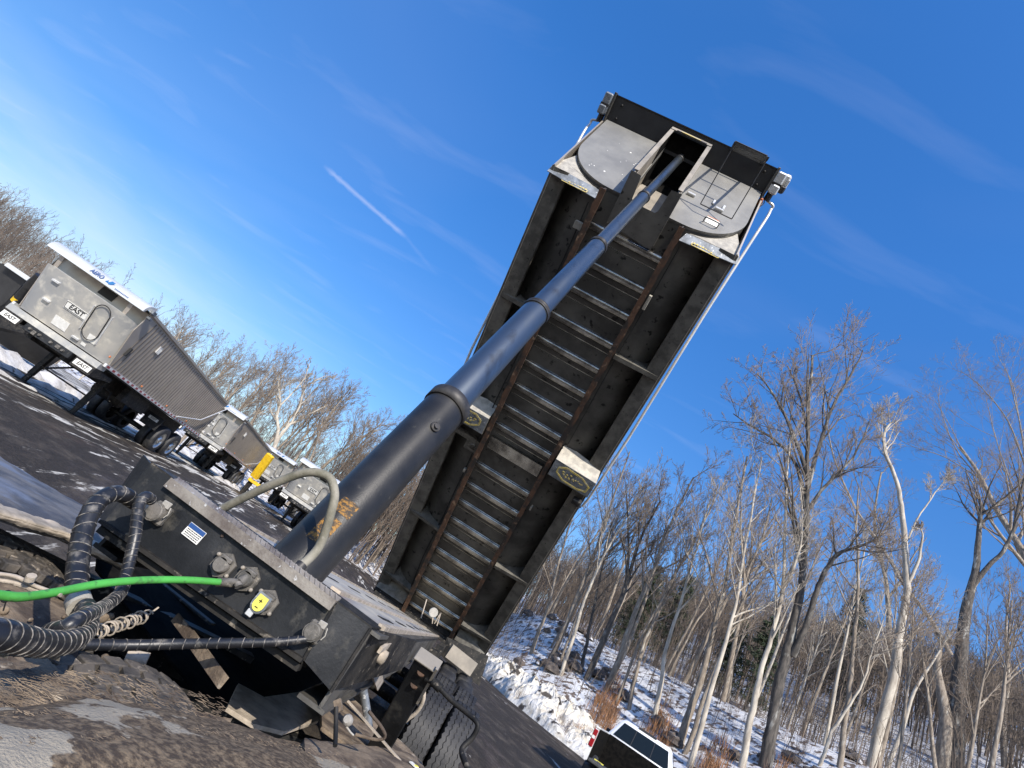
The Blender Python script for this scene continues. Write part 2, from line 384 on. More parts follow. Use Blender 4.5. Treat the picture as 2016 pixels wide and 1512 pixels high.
# --- cross section of the tub (U with round lower corners), outside surface, from left top to right top
def uprof(hx=1.19, r=0.67, w0=0.06, top=1.50, n=12):
    P = [(-hx, top), (-hx, w0+r)]
    for k in range(1, n+1):
        a = math.pi + (math.pi/2)*k/n; P.append((-hx+r+r*math.cos(a), w0+r+r*math.sin(a)))
    for k in range(0, n+1):
        a = 1.5*math.pi + (math.pi/2)*k/n; P.append((hx-r+r*math.cos(a), w0+r+r*math.sin(a)))
    P.append((hx, top)); return P
prof = uprof()
def wall_l(w): return LB - 0.03 + w*0.5           # the front wall leans forward
rows = []
for (x, w) in prof:
    rows.append([BD(x, wall_l(w)*t, w) for t in (0, .25, .5, .75, 1)])
flat_i = [i for i, (x, w) in enumerate(prof) if abs(w-0.06) < 1e-6]
b = MB(); b.grid(rows); b.build('tub_shell', M['curve'], dt)
# floor sheet between the rails
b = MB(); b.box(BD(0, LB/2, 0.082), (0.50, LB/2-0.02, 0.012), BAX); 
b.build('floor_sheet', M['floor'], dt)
# interior closing sheets: tailgate
tg = MB(); tg.prism([BD(x, 0.02, w) for x, w in prof], DL*0.04); tg.build('tailgate', M['under'], dt)
# side sheets outside the tub
def side(sx):
    b = MB()
    pl = [BD(sx*1.225, -0.05, 0.0), BD(sx*1.225, 8.32, 0.0), BD(sx*1.225, 9.03, 1.50), BD(sx*1.225, -0.05, 1.50)]
    b.prism(pl, EX*(0.02*sx)); 
    # fine vertical corrugation on the outside
    k = 0
    for i in range(132):
        l = 0.05 + i*0.0625
        b.box(BD(sx*1.250, l, 0.73), (0.006, 0.017, 0.70), BAX)
    o = b.build('side_panel', M['side'], dt)
    s = MB(); s.box(BD(sx*1.245, 4.13, 0.03), (0.016, 4.18, 0.03), BAX, .004)
    # bottom flange strip, turned inward
    s.add([BD(sx*1.228, -0.05, 0.0), BD(sx*1.228, 8.30, 0.0), BD(sx*1.035, 8.30, 0.035), BD(sx*1.035, -0.05, 0.035)], [(0,1,2,3)])
    s.add([BD(sx*1.035, -0.05, 0.035), BD(sx*1.035, 8.30, 0.035), BD(sx*1.030, 8.30, 0.10), BD(sx*1.030, -0.05, 0.10)], [(0,1,2,3)])
    s.build('side_flange', M['flange'], dt)
side(-1); side(1)
b = MB()
for i in range(26):
    l = 0.25+i*0.31
    b.lathe(BD(1.07, l, 0.026), -DW, [(0,.007),(.006,.006)], 6); b.lathe(BD(-1.07, l, 0.026), -DW, [(0,.007),(.006,.006)], 6)
b.build('flange_bolt', M['ring'], dt)
# top rails
for sx in (-1, 1):
    b = MB(); b.box(BD(sx*1.235, 4.45, 1.53), (0.05, 4.5, 0.035), BAX, .01); b.build('top_rail', M['cap'], dt)
# long rails
for sx in (-1, 1):
    b = MB()
    rnd = random.Random(3+sx)
    b.box(BD(sx*0.525, 4.13, -0.035), (0.006, 4.2, 0.10), BAX)
    b.build('sill_web', M['under'], dt)
    # lower wear strip with a ragged edge
    b = MB(); n = 120; pts0 = []; pts1 = []
    for i in range(n+1):
        l = -0.07 + 8.4*i/n; j = rnd.uniform(-.006, .006)
        pts0.append((sx*0.487+j*.5, l)); pts1.append((sx*0.562+rnd.uniform(-.008,.006), l))
    b.grid([[BD(x, l, -0.145) for x, l in pts0], [BD(x, l, -0.145) for x, l in pts1]], False, DW*0.022)
    b.build('sill_rail', M['rust'], dt)
# ribs: half round channels between the rails
RIB = [7.93, 7.50, 7.10, 6.65, 6.24, 5.82, 5.40, 5.00, 4.64, 3.80, 3.345, 2.94, 2.50, 2.11, 1.69, 1.27, .86, .46, .07]
rl0 = None
for i, l in enumerate(RIB):
    if rl0 is None:
        b = MB(); prof_r = []
        for k in range(11):
            a = math.pi*k/10; prof_r.append((0.056*math.cos(a), -0.062*math.sin(a)**0.7))
        prof_r = [(0.062, 0.0)] + prof_r + [(-0.062, 0.0)]
        rowsr = []
        for x in (-0.52, -0.50, 0.50, 0.52):
            rowsr.append([EX*x + DL*(dl-0.07) + DW*(0.066+dw) for dl, dw in prof_r])
        b.grid(rowsr)
        rl0 = b.build('floor_rib', M['rib'], None); me = rl0.data
        rl0.parent = dt; rl0.location = BD(0, l, 0) - dt.location
    else:
        o = rl0.copy(); COL.objects.link(o); o.parent = dt; o.location = BD(0, l, 0) - dt.location
# thin lips between the ribs (edge of each pan)
b = MB()
for l in RIB: b.box(BD(0, l-0.20, 0.064), (0.50, 0.005, 0.006), BAX)
b.build('pan_seam', M['rib'], dt)
# wide cross brace
b = MB(); b.box(BD(0, 4.26, 0.0), (0.46, 0.11, 0.008), BAX); b.box(BD(0, 4.36, 0.03), (0.46, 0.008, 0.035), BAX); b.build('cross_brace', M['rib'], dt)
# side braces and end plates outside the rails
def outrig(l, sx, h=0.26):
    b = MB()
    P = [BD(sx*0.575, l, -0.05), BD(sx*0.575, l, 0.05)]
    for k in range(6):
        a = 1.5*math.pi + (math.pi/2)*k/9; P.append(BD(sx*(0.52+0.67*math.cos(a)), l, 0.055+0.67+0.67*math.sin(a)))
    P += [BD(sx*1.03, l, 0.10), BD(sx*1.225, l, 0.0)]
    b.prism(P, DL*0.012)
    b.add([BD(sx*0.575, l-0.05, -0.05), BD(sx*0.575, l+0.012, -0.05), BD(sx*1.225, l+0.012, -0.002), BD(sx*1.225, l-0.05, -0.002)], [(0,1,2,3)])
    b.build('outrigger', M['flange'], dt)
for l in (6.52, 2.14, 0.42):
    for sx in (-1, 1): outrig(l, sx)
# front lower corner gussets
for sx in (-1, 1):
    b = MB(); fl = lambda w: 8.235 + w*0.5
    P = [BD(sx*0.60, fl(.07), .07)]
    for k in range(8):
        a = 1.5*math.pi + (math.pi/2)*k/9; w = 0.055+0.67+0.67*math.sin(a)
        P.append(BD(sx*(0.53+0.64*math.cos(a)), fl(w)+.02, w+.02))
    P += [BD(sx*1.225, fl(.30), .26), BD(sx*1.275, fl(.07)+.02, .06)]
    b.prism(P[::sx], DL*0.008); g = b.build('corner_gusset', M['gusset'], dt)
    b = MB(); b.prism([BD(sx*0.56, 8.17, -.03), BD(sx*0.60, fl(.07), .068), BD(sx*1.275, fl(.07)+.02, .06), BD(sx*1.285, 8.21, -.03)][::sx], DL*0.008+DW*0.0)
    bd = b.build('decal_band', M['greyband'], g)  # greyer than the gusset: weaker sun on this fold put into the colour
    b = MB()
    rnd = random.Random(5)
    for i in range(9):
        x = sx*(0.74+i*0.038); wz = 0.012+rnd.uniform(-.006,.01)
        b.box(BD(x, 8.206+wz*0.5+.004, wz-0.02), (0.013, 0.016, 0.003), (EX, (DL*.5+DW).normalized(), (DL-DW*.5).normalized()))
    for s2 in (-1, 1): b.box(BD(sx*0.89, 8.206+0.004+s2*.016, -.01+s2*.034), (0.17, 0.005, 0.002), (EX, (DL*.5+DW).normalized(), (DL-DW*.5).normalized()))
    for ux in (0.715, 1.065): b.box(BD(sx*ux, 8.21, -.01), (0.005, 0.034, 0.002), (EX, (DL*.5+DW).normalized(), (DL-DW*.5).normalized()))
    b.build('decal', M['yellow_logo'], bd)
# mid brackets with the octagonal decals
for sx in (1, -1):
    P = [BD(sx*0.585, 4.855, .055), BD(sx*0.80, 4.850, .10), BD(sx*1.235, 4.83, .02), BD(sx*1.262, 4.72, -.19), BD(sx*0.585, 4.735, -.19)]
    b = MB(); b.prism(P[::sx], -DL*0.006)
    br = b.build('hoist_bracket', M['gusset'], dt)
    q = [BD(sx*0.585, 4.735, -.192), BD(sx*1.262, 4.72, -.192), BD(sx*1.262, 4.44, -.20), BD(sx*0.585, 4.44, -.20)]
    b = MB(); b.prism(q[::sx], -DW*0.006); lo = b.build('decal_plate', M['greyband'], br)  # dimmer light on the lower face put into its greyer colour
    b = MB(); b.prism([BD(sx*0.585, 4.44, -.20), BD(sx*1.262, 4.44, -.20), BD(sx*1.26, 4.40, .0), BD(sx*0.70, 4.30, .05), BD(sx*0.585, 4.30, .05)][::sx], -DL*0.01)
    b.add([BD(sx*0.585, 4.855, .05), BD(sx*0.585, 4.735, -.19), BD(sx*0.585, 4.44, -.20), BD(sx*0.585, 4.30, .05)], [(0,1,2,3)])
    b.add([BD(sx*1.262, 4.83, .03), BD(sx*1.262, 4.72, -.19), BD(sx*1.262, 4.44, -.20), BD(sx*1.262, 4.40, .0)], [(0,1,2,3)])
    b.build('bracket_web', M['flange'], br)
    def q2(u, v, e=0.0):        # u 0..1 across, v 0..1 down the lower face
        return BD(sx*(0.585+0.677*u), 4.728-0.285*v, -.199-.008*v-e)
    b = MB()
    octo = [(.14,.30),(.30,.10),(.70,.16),(.92,.45),(.90,.80),(.70,.93),(.34,.90),(.14,.62)]
    for off_, wd in ((0, .006), (-.035, .003)):
        oo = [((u-.53)*(1+off_*1.8)+.53, (v-.52)*(1+off_*4)+.52) for u, v in octo]
        for i in range(8): b.beam(q2(*oo[i], .003), q2(*oo[(i+1) % 8], .003), wd*2, .004, -DW)
    b.build('octagon_outline', M['yellow_logo'], lo)
    b = MB(); rnd = random.Random(8)
    for i in range(22):
        u = rnd.uniform(.26, .78); v = .50+(u-.5)*.12+rnd.uniform(-.16,.16); a = rnd.uniform(-.6, .9)
        b.beam(q2(u-.018*math.cos(a), v-.05*math.sin(a), .003), q2(u+.018*math.cos(a), v+.05*math.sin(a), .003), rnd.uniform(.006,.016), .004, -DW)
    b.build('decal_letters', M['yellow_logo'], lo)
# hinge lug with a round hole, left side
b = MB(); b.lathe(BD(-.66, 4.05, -.07), DW, [(0,.035),(.01,.05),(.07,.05)], 18, False); b.box(BD(-.68, 4.05, -0.03), (.12, .12, .012), BAX, .01); b.box(BD(-.9, 4.15, -.01), (.25, .04, .04), BAX); b.build('hoist_lug', M['cast'], dt)
b = MB(); b.box(BD(.62, 3.62, -.05), (.012, .03, .04), BAX); b.box(BD(-.62, 3.55, -.03), (.02, .035, .03), BAX, .006); b.box(BD(-.63, 7.80, -.02), (.06,.05,.03), BAX, .006); b.box(BD(.60, 7.35, -.06), (.02,.10,.03), BAX, .004); b.build('lug', M['gusset'], dt)
# strap winch under the bracket
wn = MB(); wn.box(BD(1.17, 4.19, -.08), (.07, .05, .05), BAX, .01); wn.lathe(BD(1.10, 4.20, -.06), EX, [(0,.04),(.05,.04)], 14)
for k in range(5): wn.lathe(BD(1.13+k*.017, 4.19, -.09), EX, [(0,.048),(.008,.048)], 14)
wn.beam(BD(1.2,4.12,-.08), BD(1.27,4.10,-.02), .03,.03); wn.build('strap_winch', M['ring'], dt)
b = MB(); b.prism([BD(x, -.02, w) for x, w in ((-1.24,-.10),(1.24,-.10),(1.24,.16),(.9,.34),(-.9,.34),(-1.24,.16))], -DL*.09); b.build('rear_bolster', M['black2'], dt)
for sx in (-1, 1):
    b = MB(); b.prism([BD(sx*.60, .02, -.08), BD(sx*.60, .16, .06), BD(sx*1.20, .30, .35), BD(sx*1.23, .02, -.08)][::sx], DW*.01); b.build('end_gusset', M['flange'], dt)
# --- front wall plate (leans forward)
NP = Vector((0,0,0)); fa = math.atan2(.5, 1.0)
FN = (DL*math.cos(fa) - DW*math.sin(fa)).normalized(); FU = (DW*math.cos(fa) + DL*math.sin(fa)).normalized()
F0 = BD(0, 8.27, 0)
def FR(x, u, s=0.0): return F0 + EX*x + FU*u + FN*s
fp = []
hx, r, u0 = 1.19, .70, .105
fp.append((-hx, 1.66)); fp.append((-hx, u0+r))
for k in range(1, 15):
    a = math.pi + math.pi/2*k/14; fp.append((-hx+r+r*math.cos(a), u0+r+r*math.sin(a)))
for k in range(0, 15):
    a = 1.5*math.pi + math.pi/2*k/14; fp.append((hx-r+r*math.cos(a), u0+r+r*math.sin(a)))
fp.append((hx, 1.66))
b = MB(); b.prism([FR(x, u, .012) for x, u in fp if x < -.26]+[FR(-.26, u0, .012), FR(-.26, 1.66, .012)], FN*0.022); b.v = [tuple(Vector(v)-FN*.05) if i < len(b.v)//2 else v for i, v in enumerate(b.v)]; b.build('front_wall', M['front'], dt)
b = MB(); b.prism([FR(.26, 1.66, .012), FR(.26, u0, .012)]+[FR(x, u, .012) for x, u in fp if x > .26], FN*0.022); b.v = [tuple(Vector(v)-FN*.05) if i < len(b.v)//2 else v for i, v in enumerate(b.v)]; fw = b.build('front_wall', M['front'], dt)
# lifting bumpers, sticker, handle on the front wall
b = MB()
for (x, u) in ((.40, .78), (.80, .74)):
    b.box(FR(x, u, .05), (.055, .018, .02), (EX, FU, FN), .006)
for (x, u) in ((.70,.86),(.84,.84)): b.box(FR(x, u, .046), (.016, .05, .012), (EX, FU, FN), .006)
b.build('step_bracket', M['cap'], fw)
b = MB(); b.box(FR(.80, .44, .038), (.085, .075, .0025), (EX, FU, FN)); st = b.build('warning_sticker', M['white'], fw)
b = MB(); b.box(FR(.80, .51, .0415), (.085, .006, .001), (EX, FU, FN)); b.build('sticker_header', M['amber'], st)
b = MB(); b.tube(smooth_path([FR(.70,.355,.035), FR(.70,.34,.10), FR(.72,.335,.115), FR(.86,.335,.115), FR(.88,.34,.10), FR(.88,.355,.035)], 4), .007, 8); b.build('grab_handle', M['ring'], fw)
b = MB(); rnd = random.Random(4)
for i in range(16):
    x = rnd.uniform(-1.0, -.35); u = rnd.uniform(.3, 1.4); s_ = rnd.uniform(.004, .015)
    if (x, u) and not (x < -.95 and u < .5): b.lathe(FR(x, u, .0345), FN, [(0, s_), (.0008, s_*.9)], 9)
b.build('dirt_spot', M['white'], fw)
# --- hood sheet at the top front (underside shade put into its dark colour)
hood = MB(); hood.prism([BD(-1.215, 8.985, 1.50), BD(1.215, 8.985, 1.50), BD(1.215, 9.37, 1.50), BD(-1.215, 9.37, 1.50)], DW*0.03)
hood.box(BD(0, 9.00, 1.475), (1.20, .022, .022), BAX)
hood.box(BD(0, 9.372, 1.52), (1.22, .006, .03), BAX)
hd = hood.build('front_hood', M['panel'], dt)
for sx in (-1, 1):
    b = MB(); b.box(BD(sx*1.225, 9.16, 1.50), (.016, .235, .055), BAX, .004); b.build('hood_end_plate', M['under'], hd)
b = MB()
for sx in (-1, 1):
    for l in (9.28, 9.10): b.lathe(BD(sx*1.08, l, 1.492), -DW, [(0,.016),(.006,.016),(.010,.009),(.018,.009)], 12)
b.build('hood_bolt', M['ring'], hd)
# tarp gearboxes outside the hood ends and the folding arms
for sx in (-1, 1):
    b = MB(); b.box(BD(sx*1.30, 9.22, 1.52), (.06, .14, .10), BAX, .018); b.box(BD(sx*1.31, 9.13, 1.50), (.05, .06, .12), BAX, .015)
    mt = b.build('tarp_motor', M['cap'] if sx > 0 else M['greyband'], dt)
    b = MB(); b.box(BD(sx*1.30, 9.20, 1.415), (.062, .018, .006), BAX); b.lathe(BD(sx*1.30, 9.03, 1.50), DL, [(-.06,.045),(.06,.045)], 14); 
    if sx > 0: b.box(BD(1.40, 9.17, 1.50), (.035, .05, .07), BAX, .02)
    b.build('gearbox_body', M['ring'], mt)
    if sx > 0:
        b = MB(); b.box(BD(1.385, 9.27, 1.56), (.05, .10, .05), BAX, .03); b.box(BD(1.42, 9.24, 1.52), (.012,.07,.08), BAX, .01); b.build('motor_shroud', M['cap'], mt)
    x1 = 1.42 if sx > 0 else -1.40
    P = smooth_path([BD(sx*1.31, 8.98, 1.50), BD(sx*1.37, 8.97, 1.50), BD(x1, 8.95, 1.50), BD(x1, 8.90, 1.49), BD(x1, 8.80, 1.36), BD(x1*.985, 8.5, 1.15)], 5)
    P += [BD(sx*1.345, 7.4, .62), BD(sx*1.325, 5.5, .05), BD(sx*1.30, 4.3, -.05), BD(sx*1.28, 4.15, -.05)]
    b = MB(); b.tube(P, .019, 10); b.build('tarp_arm', M['cap'], dt)
b = MB(); b.box(BD(1.235, 8.93, 1.36), (.02, .05, .03), BAX, .01); b.build('marker_lamp', M['amber'], dt)
b = MB(); b.tube(smooth_path([BD(1.25,9.0,1.45), BD(1.29,8.93,1.40), BD(1.25,8.86,1.35), BD(1.24,8.80,1.36)], 5), .006, 6); b.build('lamp_wire', M['ink'], dt)
# --- doghouse that takes the head of the hoist
dh = MB()
def chan(sx):
    o = sx*0.30; i = sx*0.245
    # side sheet
    dh.prism([BD(o, 8.10, 0.0), BD(o, 8.62, 0.0), BD(o*.97, 9.26, 1.44), BD(o*.97, 9.0, 1.5)], EX*(-.012*sx))
chan(-1); chan(1)
dhk = dh.build('doghouse', M['inner'], dt)
b = MB()
for sx in (-1, 1):
    b.prism([BD(sx*0.262, 8.66, 0.06), BD(sx*0.322, 8.66, 0.06), BD(sx*0.305, 9.27, 1.42), BD(sx*0.25, 9.27, 1.42)][::sx], FN*0.008)
b.prism([BD(-0.30, 9.272, 1.40), BD(0.30, 9.272, 1.40), BD(0.30, 9.30, 1.47), BD(-0.30, 9.30, 1.47)], FN*0.008)
b.build('flange', M['inner'], dhk)
b = MB(); b.prism([BD(-.21, 9.285, 1.385), BD(.23, 9.285, 1.385), BD(.23, 9.275, 1.35), BD(-.21, 9.275, 1.35)], FN*0.006); lp = b.build('head_lip', M['ring'], dhk)
b = MB(); b.prism([BD(-.15, 9.288, 1.38), BD(.14, 9.288, 1.38), BD(.14, 9.28, 1.357), BD(-.15, 9.28, 1.357)], FN*0.010); b.build('head_decal', M['yellow_logo'], lp)
b = MB(); b.prism([BD(-.27, 8.16, .07), BD(.27, 8.16, .07), BD(.27, 8.50, .95), BD(-.27, 8.50, .95)], FN*0.01)
for sx in (-1, 1): b.prism([BD(sx*.27, 8.10, .07), BD(sx*.27, 8.62, .07), BD(sx*.27, 9.05, 1.0), BD(sx*.27, 8.3, 1.0)], EX*(.01*sx))
b.build('doghouse_lining', M['inner'], dhk)
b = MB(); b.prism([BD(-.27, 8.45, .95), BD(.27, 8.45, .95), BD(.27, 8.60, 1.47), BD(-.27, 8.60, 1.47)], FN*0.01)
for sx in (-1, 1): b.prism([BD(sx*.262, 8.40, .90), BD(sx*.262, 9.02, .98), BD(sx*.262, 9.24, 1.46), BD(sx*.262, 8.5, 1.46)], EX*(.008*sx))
b.prism([BD(-.29, 9.25, 1.47), BD(.29, 9.25, 1.47), BD(.29, 8.3, 1.48), BD(-.29, 8.3, 1.48)], DW*0.01); b.build('doghouse_back', M['void'], dhk)  # near black puts the shade deep in the pocket into the colour
b = MB()
sa = [(-.315,8.00),(-.325,8.64),(-.195,8.63),(-.17,8.36),(-.14,8.33),(.15,8.33),(.175,8.36),(.20,8.63),(.325,8.64),(.315,7.94),(.24,7.93),(-.24,7.98)]
b.prism([BD(x, l, -.03) for x, l in sa], DW*0.012)
for sx in (-1, 1): b.prism([BD(sx*.318, 7.98, -.03), BD(sx*.322, 8.64, -.03), BD(sx*.322, 8.64, .06), BD(sx*.318, 7.98, .06)][::sx], EX*.008*sx)
b.build('doghouse_floor', M['under'], dt)
# --- ladder on the front, hanging plumb with the body
lad = MB()
for x in (.565, .985):
    lad.box(BD(x, 9.36, 1.02), (.010, .022, .52), BAX)
ladd = lad.build('ladder', M['ring'], dt)
for w in (1.42, 1.12, .81, .51):
    b = MB(); b.box(BD(.775, 9.36, w), (.21, .018, .010), BAX); b.build('rung', M['under'], ladd)
b = MB()
for x in (.565, .985): b.tube([BD(x, 9.35, .52), BD(x, 8.62, .40)], .007, 6)
b.tube([BD(.565, 8.62, .40), BD(.985, 8.62, .40)], .007, 6)
b.build('ladder_stay', M['ring'], ladd)
b = MB(); b.box(BD(.775, 9.42, 1.53), (.235, .05, .014), BAX, .004)
for x in (.545, 1.005): b.box(BD(x, 9.40, 1.50), (.012, .055, .035), BAX, .004)
b.build('top_step', M['panel'], ladd)

# --- telescopic hoist
H0 = Vector((0, -8.574-.433*(2.471-1.05), 1.05)); HD = Vector((0, .433, 1.0)).normalized()
def HP(z): return Vector((0, -8.574+.433*(z-2.471), z))
def hseg(z0, z1): return (HP(z1)-HP(z0)).length
hz = [1.30, 2.471, 3.52, 4.754, 6.228, 7.984, 8.62]; hr = [.112, .094, .079, .066, .053, .041]
b = MB(); L0 = hseg(hz[0], hz[1]); b.lathe(HP(hz[0]), HD, [(0,.112),(L0-.075,.112)], 48); ho = b.build('hoist_barrel', M['barrel'], dt)
b = MB(); b.lathe(HP(hz[0]), HD, [(L0-.078,.1145),(L0-.078,.121),(L0-.01,.122),(L0,.117),(L0,.096)], 48, False); b.build('barrel_collar', M['ring'], ho)
for i in range(1, 6):
    Ls = hseg(hz[i], hz[i+1]); b = MB(); r = hr[i]
    if i < 5: b.lathe(HP(hz[i]), HD, [(-.05,r),(Ls,r)], 40)
    else: b.lathe(HP(hz[i]), HD, [(-.05,r),(Ls,r)], 28)
    stg = b.build('hoist_stage', M['chrome'], ho)
    if i < 5:
        b = MB(); b.lathe(HP(hz[i+1]), HD, [(-.045,r+.001),(-.045,r+.007),(-.028,r+.008),(-.026,r+.003),(-.018,r+.003),(-.016,r+.008),(0,r+.007),(.002,hr[i+1])], 40, False); b.build('stage_ring', M['ring'], stg)
# worn label wrapped on the barrel
def HC(d, ang, r):    # point on the barrel: distance along, angle
    u = EX; w = HD.cross(u)
    return HP(1.05) + HD*d + (u*math.cos(ang)+w*math.sin(ang))*r
toC = (CAM - HP(1.7)); 
ang0 = math.atan2(toC.dot(HD.cross(EX)), toC.dot(EX))
b = MB()
for d0, d1, a0, a1 in ((.50,.62,-.12,.50), (.645,.715,-.20,.50)):
    rows = [[HC(d0+(d1-d0)*i/8, ang0-(a0+(a1-a0)*j/10), .1132) for j in range(11)] for i in range(9)]
    b.grid(rows)
b.build('worn_label', M['worn_yellow'], ho)
def boss(d, a, r1, h1, mm, nm):
    c = HC(d, a, .11); n = (HC(d, a, .2)-c).normalized()
    b = MB(); b.lathe(c, n, [(0,r1*1.15),(.012,r1*1.15),(.014,r1),(h1,r1),(h1,r1*.62),(h1+.012,r1*.6)], 18); return b.build(nm, mm, ho), c, n
boss(1.27, ang0+.22, .022, .012, M['ring'], 'bleed_plug')
_, ec, en = boss(.245, ang0+.05, .030, .018, M['ring'], 'hose_port')
b = MB(); e1 = ec+en*.035; e2 = ec + en*.055 + HD*.05; b.tube(smooth_path([ec+en*.01, e1+en*.012, e1+HD*.02+en*.02, e2], 4), .0165, 12)
b.lathe(e2, HD, [(0,.022),(.028,.022)], 6); b.lathe(e2, HD, [(.034,.0235),(.06,.0235)], 6); b.lathe(e2, HD, [(.06,.0205),(.10,.0205)], 14); b.build('elbow_fitting', M['ring'], ho)
hs = e2+HD*.09
def hosepath(pts): return smooth_path(pts, 8)
hp_ = hosepath([hs, hs+HD*.09+en*.01, PY(654,1000,-9.20), PY(658,965,-9.2), PY(645,938,-9.2), PY(604,930,-9.2), PY(545,950,-9.17), PY(480,980,-9.12), PY(436,1003,-9.08), PY(425,1012,-9.05)])
b = MB(); b.tube(hp_, .0165, 14); b.build('hoist_hose', M['greyhose'], ho)

# --- chassis of the trailer
FV = Vector((-.009, 1, -.027))
YF = -9.30
def CH(x, y, z): return Vector((x, YF, 1.462)) + FV*(y) + EX*0 + Vector((0,0,z))      # y back from the front face, z from the deck top
ry = PY(729,1235,YF); 
xl, xr = -.62, .415
# headboard box: face polygon taken from its true outline
face = [PY(286,902,YF), PY(310,915,YF-.03), PY(659,1181,YF-.03), PY(729,1237,YF+.05), PY(650,1363,YF+.05), PY(615,1352,YF-.01), PY(560,1305,YF-.03), PY(395,1183,YF-.03), PY(195,1028,YF-.02), PY(212,998,YF-.0)]
b = MB()
TL, TR, BR, BL = PY(296,912,YF), PY(662,1186,YF), PY(598,1300,YF), PY(205,1028,YF)
b.prism([TL, TR, BR, BL], Vector((0,.012,0)))
hb = b.build('headboard', M['black'], dt)
# right chamfer plate and return
c1, c2 = PY(731,1237,YF+.06), PY(652,1362,YF+.06)
b = MB(); b.prism([TR, c1, c2, BR], Vector((0,.012,0))); b.prism([TL, BL, PY(196,1018,YF+.05), PY(282,895,YF+.05)], Vector((0,.012,0)))
b.build('headboard_corner', M['black'], hb)
b = MB(); b.beam(BR+Vector((0,-.012,0)), BL+Vector((0,-.012,0)), .03, .012, (0,0,1)); b.prism([BR+Vector((0,.0,-.002)), BL+Vector((0,.0,-.002)), BL+Vector((-.01,.10,-.02)), BR+Vector((.0,.10,-.02))], Vector((0,0,-.012)))
b.beam(BR+Vector((0,.02,-.02)), BL+Vector((0,.02,-.02)), .04, .03); b.build('headboard_lip', M['black2'], hb)
b = MB(); b.prism([TL+Vector((0,.0,.0)), TR, c1, c1+FV*.32, TL+FV*.32], Vector((0,0,.006))); b.build('headboard_top', M['black2'], hb)
b = MB(); b.beam(TR+Vector((.0,-.003,0)), BR+Vector((0,-.003,0)), .010, .008); b.beam(c1+Vector((0,-.003,0)), c2+Vector((0,-.003,0)), .012, .008); b.build('weld', M['black2'], hb)
# worn tread strip along the top edge
t0, t1 = PY(336,946,YF-.012), PY(660,1188,YF-.012)
axd = (t1-t0).normalized(); b = MB(); b.beam(t0+Vector((0,.014,.008)), t1+Vector((0,.014,.008)), .040, .008, (0,-.5,1)); rnd = random.Random(2)
upv = Vector((0,-.5,1)).normalized(); sdv = axd.cross(upv)
b.beam(t0+Vector((0,-.008,-.008)), t1+Vector((0,-.008,-.008)), .006, .034)
n = 34
for i in range(n):
    c = t0+axd*((i+.5)/n*(t1-t0).length)+Vector((0,.010,.013))
    b.beam(c - axd*.010 - sdv*.016, c + axd*.010 + sdv*.016, .0055, .005, upv)
b.build('tread_strip', M['tread'], hb)
# sticker with blue header
sc = PY(382,1050,YF-.004); b = MB(); sxv = (TR-TL).normalized(); szv = Vector((0,-1,0)).cross(sxv)*-1
szv = sxv.cross(Vector((0,-1,0))); szv = szv if szv.z > 0 else -szv
AXS = (sxv, Vector((0,1,0)), szv)
b.box(sc, (.034, .001, .022), AXS); stk = b.build('maker_sticker', M['white'], hb)
b = MB(); b.box(sc+szv*.014+Vector((0,-.0018,0)), (.033, .0006, .007), AXS); b.build('sticker_header', M['blue'], stk)
b = MB(); rnd = random.Random(9)
for i in range(4):
    zz = .002-.0062*i; x = -.028
    while x < .026:
        w = rnd.uniform(.002, .007); b.box(sc+szv*zz+sxv*(x+w/2)+Vector((0,-.0018,0)), (w/2, .0005, .0013), AXS); x += w+.0018
b.build('sticker_text', M['ink'], stk)
b = MB(); p_ = PY(438,1055,YF-.003); b.lathe(p_, (0,-1,0), [(0,.006),(.003,.005)], 8); b.build('rust_bolt', M['rust'], hb)
# glad hands
def gladhand(px, py, yellow, hosed):
    c = PY(px, py, YF-.004); b = MB()
    hexp = [c+sxv*(.036*math.cos(a)*1.15)+szv*(.042*math.sin(a)) for a in [math.pi*k/3+.5 for k in range(6)]]
    b.prism(hexp, Vector((0,-.010,0)))
    b.lathe(c+Vector((0,-.01,0)), (0,-1,0), [(0,.026),(.018,.026),(.022,.022)], 20)
    b.box(c+sxv*.004+szv*.022+Vector((0,-.022,0)), (.020,.010,.008), AXS, .003)
    g = b.build('coupling', M['cast'], hb)
    b = MB()
    for q in (-1, 1): b.lathe(c+sxv*(.034*q)-szv*(.018*q)+Vector((0,-.01,0)), (0,-1,0), [(0,.007),(.006,.006),(.008,.003)], 10)
    b.build('bolt', M['inner'], g)
    if yellow:
        b = MB(); c2 = c - szv*.006 - sxv*.004
        pts = [c2+sxv*.017+szv*.022, c2-sxv*.017+szv*.022] + [c2+(sxv*math.cos(a)+szv*math.sin(a))*.019 - szv*.006 for a in [math.pi+math.pi*k/8 for k in range(9)]]
        pts2 = [c2+sxv*.024+szv*.028, c2-sxv*.024+szv*.028] + [c2+(sxv*math.cos(a)+szv*math.sin(a))*.026 - szv*.006 for a in [math.pi+math.pi*k/8 for k in range(9)]]
        b.prism([p+Vector((0,-.024,0)) for p in pts2], Vector((0,-.010,0))); k_ = b.build('cover', M['greyband'], g)
        b = MB(); b.prism([p+Vector((0,-.035,0)) for p in pts], Vector((0,-.002,0))); y = b.build('cover_face', M['yellow'], k_)
        b = MB(); q = c2+szv*.006+Vector((0,-.038,0)); b.box(q, (.006,.0006,.0012), AXS); b.box(q, (.0012,.0006,.006), AXS); b.box(c2-szv*.014+Vector((0,-.038,0)), (.006,.0006,.0012), AXS)
        b.build('polarity_marks', M['ink'], k_)
        b = MB(); b.box(c2-szv*.038-sxv*.008+Vector((0,-.030,0)), (.011,.004,.010), AXS, .002); b.build('latch', M['cap'], g)
    return c, g
gladhand(524, 1186, True, False)
